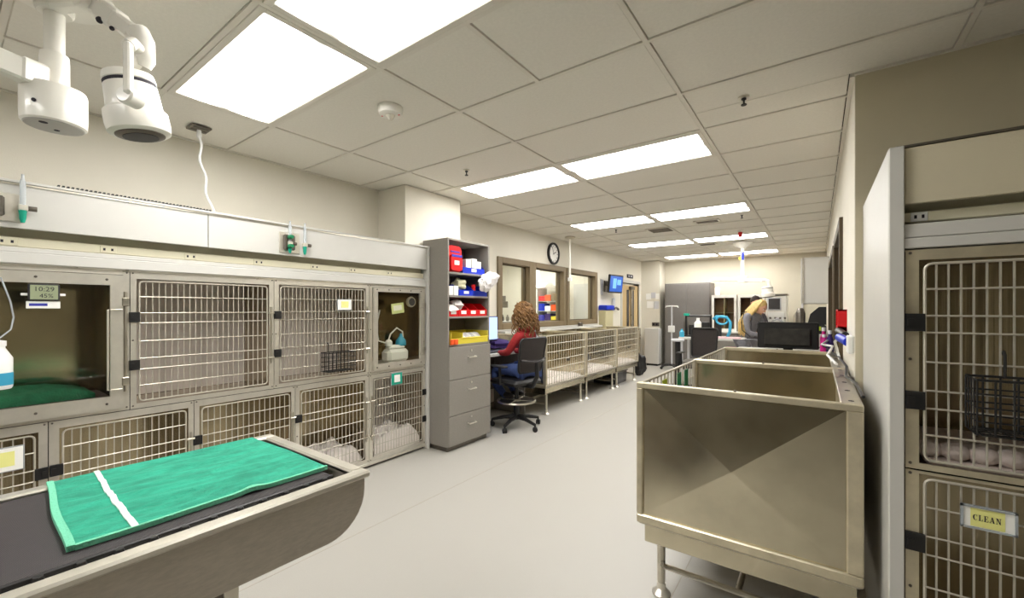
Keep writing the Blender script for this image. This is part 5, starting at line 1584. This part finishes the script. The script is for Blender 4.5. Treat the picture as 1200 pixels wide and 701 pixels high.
# annex contents seen through the windows
struct('door_annex', MB().box(-4.86, -4.30, 9.26, 9.299, 0, 2.08, .004), 'white')
t = thing('supply_rack', 'white rack of coloured boxes seen through the middle window', 'rack', (-5.3, 8.95, 0))
for x in (-5.60, -5.02):
    part('upright', MB().box(x - .015, x + .015, 8.75, 9.2, 0, 2.05), 'white', t)
for z in (.9, 1.17, 1.42, 1.66, 2.03):
    part('rack_shelf', MB().box(-5.585, -5.035, 8.76, 9.19, z - .015, z), 'white', t)
for ci, (z, ms) in enumerate(((.9, ('paper', 'beige', 'screen_dk')), (1.17, ('inkblue', 'plum', 'yellow')), (1.42, ('blue', 'paper', 'orange')), (1.66, ('red', 'orange', 'brown')))):
    for k, m_ in enumerate(ms):
        solo('supply_box', MB().box(-5.57 + k * .175, -5.41 + k * .175, 8.78, 9.05, z + .001, z + .12 + .03 * ((k * 7 + ci) % 3), .006), m_, '%s box from the left on the %s shelf of the rack behind the window' % (['first', 'second', 'third'][k], ['lowest', 'second', 'third', 'top'][ci]), 'box', 'boxes on the annex rack')
t = thing('annex_hood', 'white hanging lamp hood seen through the middle window', 'lamp', (-5.05, 8.0, 1.9))
part('hood_pole', MB().rod((-5.1, 8.0, 2.02), (-5.1, 8.0, CE), .07, 16), 'lampwhite', t)
part('hood_shade', MB().prism([(7.75, 1.93), (8.25, 1.93), (8.12, 2.03), (7.88, 2.03)], 0, -5.3, -4.78), 'lampwhite', t)
t = thing('annex_bench', 'white bench with instruments behind the left window', 'bench', (-6.4, 8.6, 0))
part('bench_top', MB().box(-7.2, -5.85, 8.3, 9.2, 1.12, 1.16, .004), 'white', t)
part('bench_body', MB().box(-7.15, -5.9, 8.35, 9.18, 0, 1.12), 'white', t)
t = thing('annex_monitor', 'flat dark screen on a post behind the left window', 'monitor', (-6.55, 8.55, 1.161))
part('screen_body', MB().box(-6.82, -6.34, 8.5, 8.56, 1.5, 1.66, .01).box(-6.5, -6.42, 8.5, 8.56, 1.66, 1.8), 'steel_dark', t)
part('post', MB().box(-6.62, -6.55, 8.53, 8.58, 1.161, 1.5), 'steel_dark', t)
for k in range(6):
    solo('annex_bottle', MB().lathe([(.035, 0), (.037, .1), (.02, .13), (.02, .16)], 10, tr(-6.9 + .16 * k, 8.42, 1.161)), ['black', 'screen_dk', 'aqua', 'black', 'steel_dark', 'black'][k], '%s small bottle along the bench behind the left window' % ['first', 'second', 'third', 'fourth', 'fifth', 'sixth'][k], 'bottle', 'bottles on the annex bench')
t = thing('annex_whiteboard', 'pale framed board on the wall seen through the left window', 'board', (-6.0, 9.28, 1.5))
part('board_face', MB().box(-6.25, -5.75, 9.28, 9.299, 1.3, 2.0), 'paper', t)
part('board_frame', MB().box(-6.28, -6.25, 9.27, 9.299, 1.27, 2.03).box(-5.75, -5.72, 9.27, 9.299, 1.27, 2.03), 'beige', t)

# ------------------------------------------------------------------ far end of the room
t = thing('metal_locker', 'tall grey double-door metal cupboard against the far wall', 'cupboard', (-2.68, 11.4, 0))
LX0, LX1, LY0 = -3.2, -2.12, 11.15
part('cupboard_body', MB().box(LX0, LX1, LY0, YF - .014, .03, 2.12, .006), 'locker', t)
for a, b in ((LX0 + .02, (LX0 + LX1) / 2 - .002), ((LX0 + LX1) / 2 + .002, LX1 - .02)):
    d = part('door', MB().box(a, b, LY0 - .02, LY0, .06, 2.09, .003), 'locker', t)
    xh = b - .05 if a < LX0 + .1 else a + .05
    part('door_handle', MB().box(xh - .012, xh + .012, LY0 - .045, LY0 - .02, 1.0, 1.16, .004), 'steel_dark', d)
part('plinth', MB().box(LX0 + .02, LX1 - .02, LY0 + .02, YF - .03, 0.0, .03), 'black', t)

t = thing('iv_stand', 'white drip stand on castors before the grey cupboard', 'drip stand', (-2.88, 10.6, 0))
ix, iy = -2.88, 10.6
part('stand_pole', MB().rod((ix, iy, .1), (ix, iy, 1.54), .018, 12), 'strap', t)
part('hook_bar', MB().tube([(ix - .15, iy, 1.5), (ix - .14, iy, 1.53), (ix, iy, 1.54), (ix + .14, iy, 1.53), (ix + .15, iy, 1.5)], .014, 8), 'plastic_w', t)
part('pump_box', MB().box(ix - .07, ix + .07, iy - .08, iy + .02, .9, 1.06, .01), 'plastic_w', t)
for k in range(5):
    a = 2 * PI * k / 5 + .2
    l = part('base_leg', MB().rod((ix, iy, .11), (ix + .28 * math.cos(a), iy + .28 * math.sin(a), .075), .02, 8), 'black', t)
    part('caster', MB().sphere((ix + .28 * math.cos(a), iy + .28 * math.sin(a), .036), (.035, .035, .035), 10, 8), 'black', l)
t = thing('notice_board', 'cluster of papers pinned to the far wall beside the grey cupboard', 'notices', (-3.55, 11.24, 1.4))
k = 0
rd = random.Random(3)
for (x, z, w_, h_) in ((-3.66, 1.8, .13, .16), (-3.53, 1.83, .12, .15), (-3.42, 1.8, .1, .15), (-3.6, 1.58, .2, .18), (-3.45, 1.57, .13, .2)):
    part('notice', MB().box(-w_ / 2, w_ / 2, 0, .003, -h_ / 2, h_ / 2, 0, tr(x, 11.242, z) @ rot('Y', rd.uniform(-.1, .1))), ['paper', 'strap', 'paper', 'paper', 'strap'][k], t)
    k += 1
t = thing('outlet_panel', 'dark socket strip above the pale waist-high cabinet', 'socket', (-3.47, 11.24, 1.0))
part('socket_plate', MB().box(-3.56, -3.37, 11.225, 11.248, 1.01, 1.11, .004), 'steel_dark', t)
part('socket_hole', MB().box(-3.54, -3.49, 11.222, 11.226, 1.035, 1.085).box(-3.46, -3.41, 11.222, 11.226, 1.035, 1.085), 'ink', t)
t = thing('low_cabinet', 'pale waist-high cabinet standing against the far pier', 'cabinet', (-3.5, 11.1, 0))
part('cabinet_body', MB().box(-3.66, -3.3, 10.93, 11.236, .05, .96, .006), 'white', t)
part('cabinet_foot', MB().box(-3.62, -3.34, 10.97, 11.2, 0, .05), 'black', t)
t = thing('crutch_stand', 'pair of steel posts standing at the end of the left-hand crates', 'posts', (-3.62, 10.4, 0))
for x in (-3.70, -3.6):
    part('post', MB().rod((x, 10.4, .02), (x, 10.4, .99), .024, 12), 'steel', t)
part('post_bar', MB().box(-3.74, -3.56, 10.37, 10.43, .0, .02).rod((-3.7, 10.4, .96), (-3.6, 10.4, .96), .018, 8), 'steel_dark', t)
solo('black_bag', lump(-3.2, 9.2, .001, (.12, .2, .22), 51, 18, 12), 'black', 'black bag on the floor past the farthest left-hand crate', 'bag')

# far counter with glass-fronted cages, machine, clutter
t = thing('far_counter', 'white counter along the far wall', 'counter', (-1.2, 11.3, 0))
part('worktop', MB().box(-2.08, -.28, 10.75, YF - .014, .905, .94, .004), 'white', t)
for k in range(3):
    a = -2.05 + k * .585
    d = part('cupboard', MB().box(a, a + .575, 10.8, YF - .02, .1, .905, .004), 'grey', t)
    part('cupboard_handle', MB().box(a + .24, a + .34, 10.785, 10.8, .82, .835), 'steel_bright', d)
part('toe_kick', MB().box(-2.05, -.3, 10.85, YF - .02, 0, .1), 'black', t)
def glass_cab(x0, x1, y0, z0, z1, label):
    t = thing('glass_cabinet', label, 'cabinet', ((x0 + x1) / 2, y0 + .2, z0), 0, 'glass-fronted cabinets on the far counter')
    P = lambda u, v, d: (u, y0 + d, v)
    part('cabinet_shell', shell(x0, x1, z0, z1, P, .45, .012), 'brownglass', t)
    part('cabinet_frame', face_frame(x0, x1, z0, z1, x0 + .055, x1 - .055, z0 + .06, z1 - .07, P, -.02, .004), 'lampwhite', t)
    part('cabinet_pane', MB().box(x0 + .05, x1 - .05, y0 - .004, y0, z0 + .055, z1 - .065), 'acrylic', t)
    part('cabinet_divider', MB().box((x0 + x1) / 2 - .008, (x0 + x1) / 2 + .008, y0 + .02, y0 + .4, z0 + .02, z1 - .03).box(x0 + .02, x1 - .02, y0 + .05, y0 + .4, (z0 + z1) / 2, (z0 + z1) / 2 + .01), 'beige', t)
    part('cabinet_latch', MB().box(x1 - .045, x1 - .015, y0 - .045, y0 - .02, z0 + .3, z0 + .36).box(x1 - .045, x1 - .015, y0 - .045, y0 - .02, z1 - .2, z1 - .14), 'steel_bright', t)
    return t
glass_cab(-2.06, -1.52, 11.0, .942, 1.80, 'left white glass-fronted cabinet with brown interior on the far counter')
glass_cab(-1.50, -.96, 11.0, .942, 1.80, 'right white glass-fronted cabinet with brown interior on the far counter')
solo('white_jar', MB().lathe([(.06, 0), (.06, .16), (.045, .18), (.045, .2)], 16, tr(-1.98, 11.25, 1.803)), 'plastic_w', 'white jar standing on top of the left glass-fronted cabinet', 'jar')
t = thing('anaesthesia_machine', 'white tall medical machine with a dark screen beside the glass cabinets', 'machine', (-.69, 10.4, 0))
ax0, ax1, ay = -.88, -.50, 10.2
part('machine_body', MB().box(ax0, ax1, ay, ay + .45, .12, 1.74, .02), 'lampwhite', t)
part('machine_top', MB().box(ax0 - .01, ax1 + .01, ay - .02, ay + .46, 1.742, 1.775, .008), 'steel_dark', t)
s_ = part('screen_bezel', MB().box(ax0 + .04, ax1 - .1, ay - .03, ay, 1.44, 1.70, .01), 'strap', t)
part('screen', MB().box(ax0 + .06, ax1 - .12, ay - .033, ay - .03, 1.46, 1.68), 'screen_dk', s_)
part('control_panel', MB().box(ax0 + .05, ax1 - .05, ay - .02, ay, 1.2, 1.4, .005), 'paper', t)
for k in range(4):
    part('control_knob', MB().lathe([(.022, 0), (.018, .03)], 12, tr(ax0 + .09 + .085 * k, ay - .02, 1.28) @ rot('X', PI / 2)), 'steel_dark', t)
part('breathing_hose', MB().tube([(ax0 + .12, ay - .05, 1.1), (ax0 + .14, ay - .12, 1.22), (ax0 + .22, ay - .14, 1.27), (ax0 + .31, ay - .12, 1.2), (ax0 + .33, ay - .06, 1.06)], .02, 10), 'strap', t)
part('amber_cap', MB().box(ax0 + .1, ax0 + .16, ay - .06, ay - .02, 1.05, 1.1, .01), 'orange', t)
for x in (ax0 + .05, ax1 - .05):
    for y in (ay + .06, ay + .4):
        part('caster', MB().lathe([(.04, -.02), (.04, .02)], 14, tr(x, y, .041) @ rot('X', PI / 2)).rod((x, y, .05), (x, y, .12), .015, 8), 'black', t)
# treatment table in the middle distance with instruments
t = thing('treatment_table', 'white treatment table with instruments beyond the right-hand crates', 'table', (-1.6, 9.0, 0))
part('tabletop', MB().box(-2.25, -1.13, 8.75, 9.4, .86, .905, .006), 'white', t)
for x in (-2.2, -1.18):
    for y in (8.8, 9.35):
        part('leg', MB().box(x - .02, x + .02, y - .02, y + .02, 0, .86), 'strap', t)
part('under_shelf', MB().box(-2.22, -1.16, 8.78, 9.37, .4, .42), 'grey', t)
tz = .906
solo('pink_folder', MB().box(-1.75, -1.15, 8.77, 8.9, tz, tz + .03, .004), mat('pale_pink', (232, 196, 200), .7), 'pale pink folder on the treatment table', 'folder')
solo('magenta_bin', MB().lathe([(.1, 0), (.13, .3), (.132, .31)], 20, tr(-1.32, 8.98, .421)), 'pink', 'magenta tub on the under-shelf of the treatment table', 'tub')
t = thing('instrument_stand', 'black framed instrument holder with a clear bottle on the treatment table', 'instrument stand', (-1.95, 9.0, tz))
part('stand_frame', MB().tube([(-2.16, 9.0, tz), (-2.16, 9.0, tz + .42), (-1.7, 9.0, tz + .42), (-1.7, 9.0, tz)], .03, 8).box(-2.2, -1.66, 8.92, 9.08, tz + .001, tz + .03), 'black', t)
part('bottle', MB().lathe([(.07, .05), (.07, .28), (.03, .33), (.03, .38)], 16, tr(-1.93, 8.97, tz)), 'plastic_w', t)
part('pump_body', MB().box(-1.86, -1.72, 8.94, 9.08, tz + .03, tz + .3, .01).box(-2.12, -2.0, 9.02, 9.1, tz + .03, tz + .24, .01), 'black', t)
part('green_clip', MB().box(-2.2, -2.1, 8.95, 9.05, tz + .42, tz + .47, .005), 'teal', t)
solo('yellow_tray', MB().box(-2.02, -1.76, 8.79, 8.92, tz, tz + .11, .01), 'yellow', 'yellow tray at the front of the treatment table', 'tray')
solo('blue_bottle', MB().lathe([(.045, 0), (.045, .1), (.02, .13), (.02, .16)], 14, tr(-2.2, 8.82, tz)), 'aqua', 'blue bottle at the left edge of the treatment table', 'bottle')
t = thing('hose_reel', 'light blue breathing hose looped on a stand on the treatment table', 'hose', (-1.5, 9.05, tz))
part('hose_stand', MB().box(-1.62, -1.52, 9.0, 9.1, tz, tz + .3, .01), 'black', t)
part('hose', MB().tube([(-1.66, 9.04, tz + .36), (-1.6, 9.02, tz + .41), (-1.42, 9.0, tz + .40), (-1.35, 8.98, tz + .3), (-1.36, 8.97, tz + .12), (-1.4, 8.99, tz + .03)], .028, 10), 'aqua', t)
part('hose_loop', MB().tube([(-1.5 + .1 * math.cos(a), 9.0, tz + .34 + .08 * math.sin(a)) for a in [k * PI / 8 for k in range(16)]], .02, 8, closed=True), 'aqua', t)
t = thing('step_stool', 'black waist-high post with a flat cap beyond the right-hand crates', 'stool', (-2.15, 8.2, 0))
part('stool_post', MB().rod((-2.12, 8.2, .03), (-2.12, 8.2, .86), .05, 14), 'black', t)
part('stool_cap', MB().lathe([(.11, 0), (.12, .02), (.11, .045)], 18, tr(-2.12, 8.2, .86)), 'strap', t)
part('stool_base', MB().lathe([(.2, 0), (.2, .03)], 20, tr(-2.12, 8.2, 0)), 'black', t)

# desk behind the right crates with the big dark monitor
t = thing('right_desk', 'grey desk behind the right-hand crates', 'desk', (-.3, 5.3, 0))
part('desktop', MB().box(-.75, XR - .014, 4.78, 5.6, .98, 1.02, .004), 'grey', t)
for x in (-.72, .1):
    part('desk_leg', MB().box(x, x + .03, 4.82, 5.56, 0, .98), 'grey', t)
t = thing('monitor', 'large black monitor seen from behind at the end of the right-hand crates', 'monitor', (-.24, 5.05, 1.02))
part('monitor_case', MB().box(-.50, .012, 4.98, 5.03, 1.07, 1.325, .01), 'black', t)
part('monitor_bulge', MB().box(-.44, -.05, 4.955, 4.98, 1.10, 1.27, .012), mat('scuffed_black', (40, 38, 34), .5, noise=.5, nscale=14), t)
part('top_edge', MB().box(-.495, .008, 4.985, 5.025, 1.325, 1.331), 'screen_dk', t)
part('stand', MB().box(-.28, -.2, 5.03, 5.08, 1.03, 1.2).box(-.38, -.1, 4.98, 5.2, 1.021, 1.035), 'black', t)
for k, (x, y, h_, m_, lab) in enumerate(((.05, 5.0, .2, 'pink', 'bright pink bottle right of the black monitor'), (.095, 4.95, .24, 'plum', 'dark slim bottle beside the pink bottle'), (.05, 5.16, .26, 'pink', 'second pink bottle behind, right of the black monitor'))):
    t = thing('spray_bottle', lab, 'bottle', (x, y, 1.021))
    part('bottle_body', MB().lathe([(.03, 0), (.032, h_ * .6), (.014, h_ * .8), (.014, h_ * .86)], 14, tr(x, y, 1.021)), m_, t)
    part('bottle_cap', MB().lathe([(.017, h_ * .86), (.017, h_ * 1.0)], 12, tr(x, y, 1.021)), 'plastic_w', t)
t = thing('wall_cabinet', 'white cabinet hung high on the right wall near the far end', 'cabinet', (-.05, 9.25, 1.56))
part('cabinet_body', MB().box(-.22, XR - .001, 8.95, 9.9, 1.56, 2.36, .004), 'white', t)
part('cabinet_door', MB().box(-.238, -.22, 8.96, 9.42, 1.57, 2.35, .003), 'white', t)
part('cabinet_door', MB().box(-.238, -.22, 9.43, 9.89, 1.57, 2.35, .003), 'white', t)
part('edge_strip', MB().box(-.22, -.19, 8.94, 8.95, 1.56, 2.36), 'steel', t)
struct('trim_3', MB().box(-.30, -.26, YF - .05, YF - .001, 0, 2.5, .004), 'strap')
# clutter below the wall cabinet
t = thing('right_counter', 'white counter along the right wall under the wall cabinet', 'counter', (-.1, 9.3, 0))
part('worktop', MB().box(-.34, XR - .013, 8.6, 10.1, 1.0, 1.04, .004), 'white', t)
part('counter_body', MB().box(-.3, XR - .014, 8.65, 10.05, 0, 1.0), 'white', t)
t = thing('sterilizer', 'black hooded device on the counter under the wall cabinet', 'device', (.0, 8.9, 1.04))
part('device_body', MB().box(-.14, .12, 8.75, 9.1, 1.041, 1.2, .03), 'black', t)
part('device_hood', MB().prism([(-.14, 1.2), (.12, 1.2), (.12, 1.5), (.02, 1.5), (-.1, 1.38)], 1, 8.78, 9.08), 'black', t)
part('device_label', MB().box(-.0, .05, 8.745, 8.75, 1.1, 1.17), 'lime', t)
solo('steel_canister', MB().lathe([(.07, 0), (.07, .34), (.05, .42), (.03, .44)], 16, tr(-.24, 8.85, 1.041)), 'steel_dark', 'grey steel canister left of the black hooded device', 'canister')
solo('steel_canister', MB().lathe([(.05, 0), (.05, .3), (.03, .36)], 16, tr(-.3, 9.1, 1.041)), 'steel', 'slim steel canister behind the larger canister', 'canister')
t = thing('extinguisher_box', 'red open box fixed to the right wall near the crates', 'box', (XR - .03, 4.0, 1.3))
mb = MB()
ya, yb, za, zb_ = 3.70, 4.10, 1.30, 1.46
mb.box(XR - .05, XR, ya, yb, za, za + .04).box(XR - .05, XR, ya, yb, zb_ - .012, zb_).box(XR - .05, XR, ya, ya + .03, za, zb_).box(XR - .05, XR, yb - .03, yb, za, zb_)
part('box_frame', mb, 'red', t)
part('box_back', MB().box(XR - .01, XR - .002, ya + .03, yb - .03, za + .04, zb_ - .012), 'brown', t)
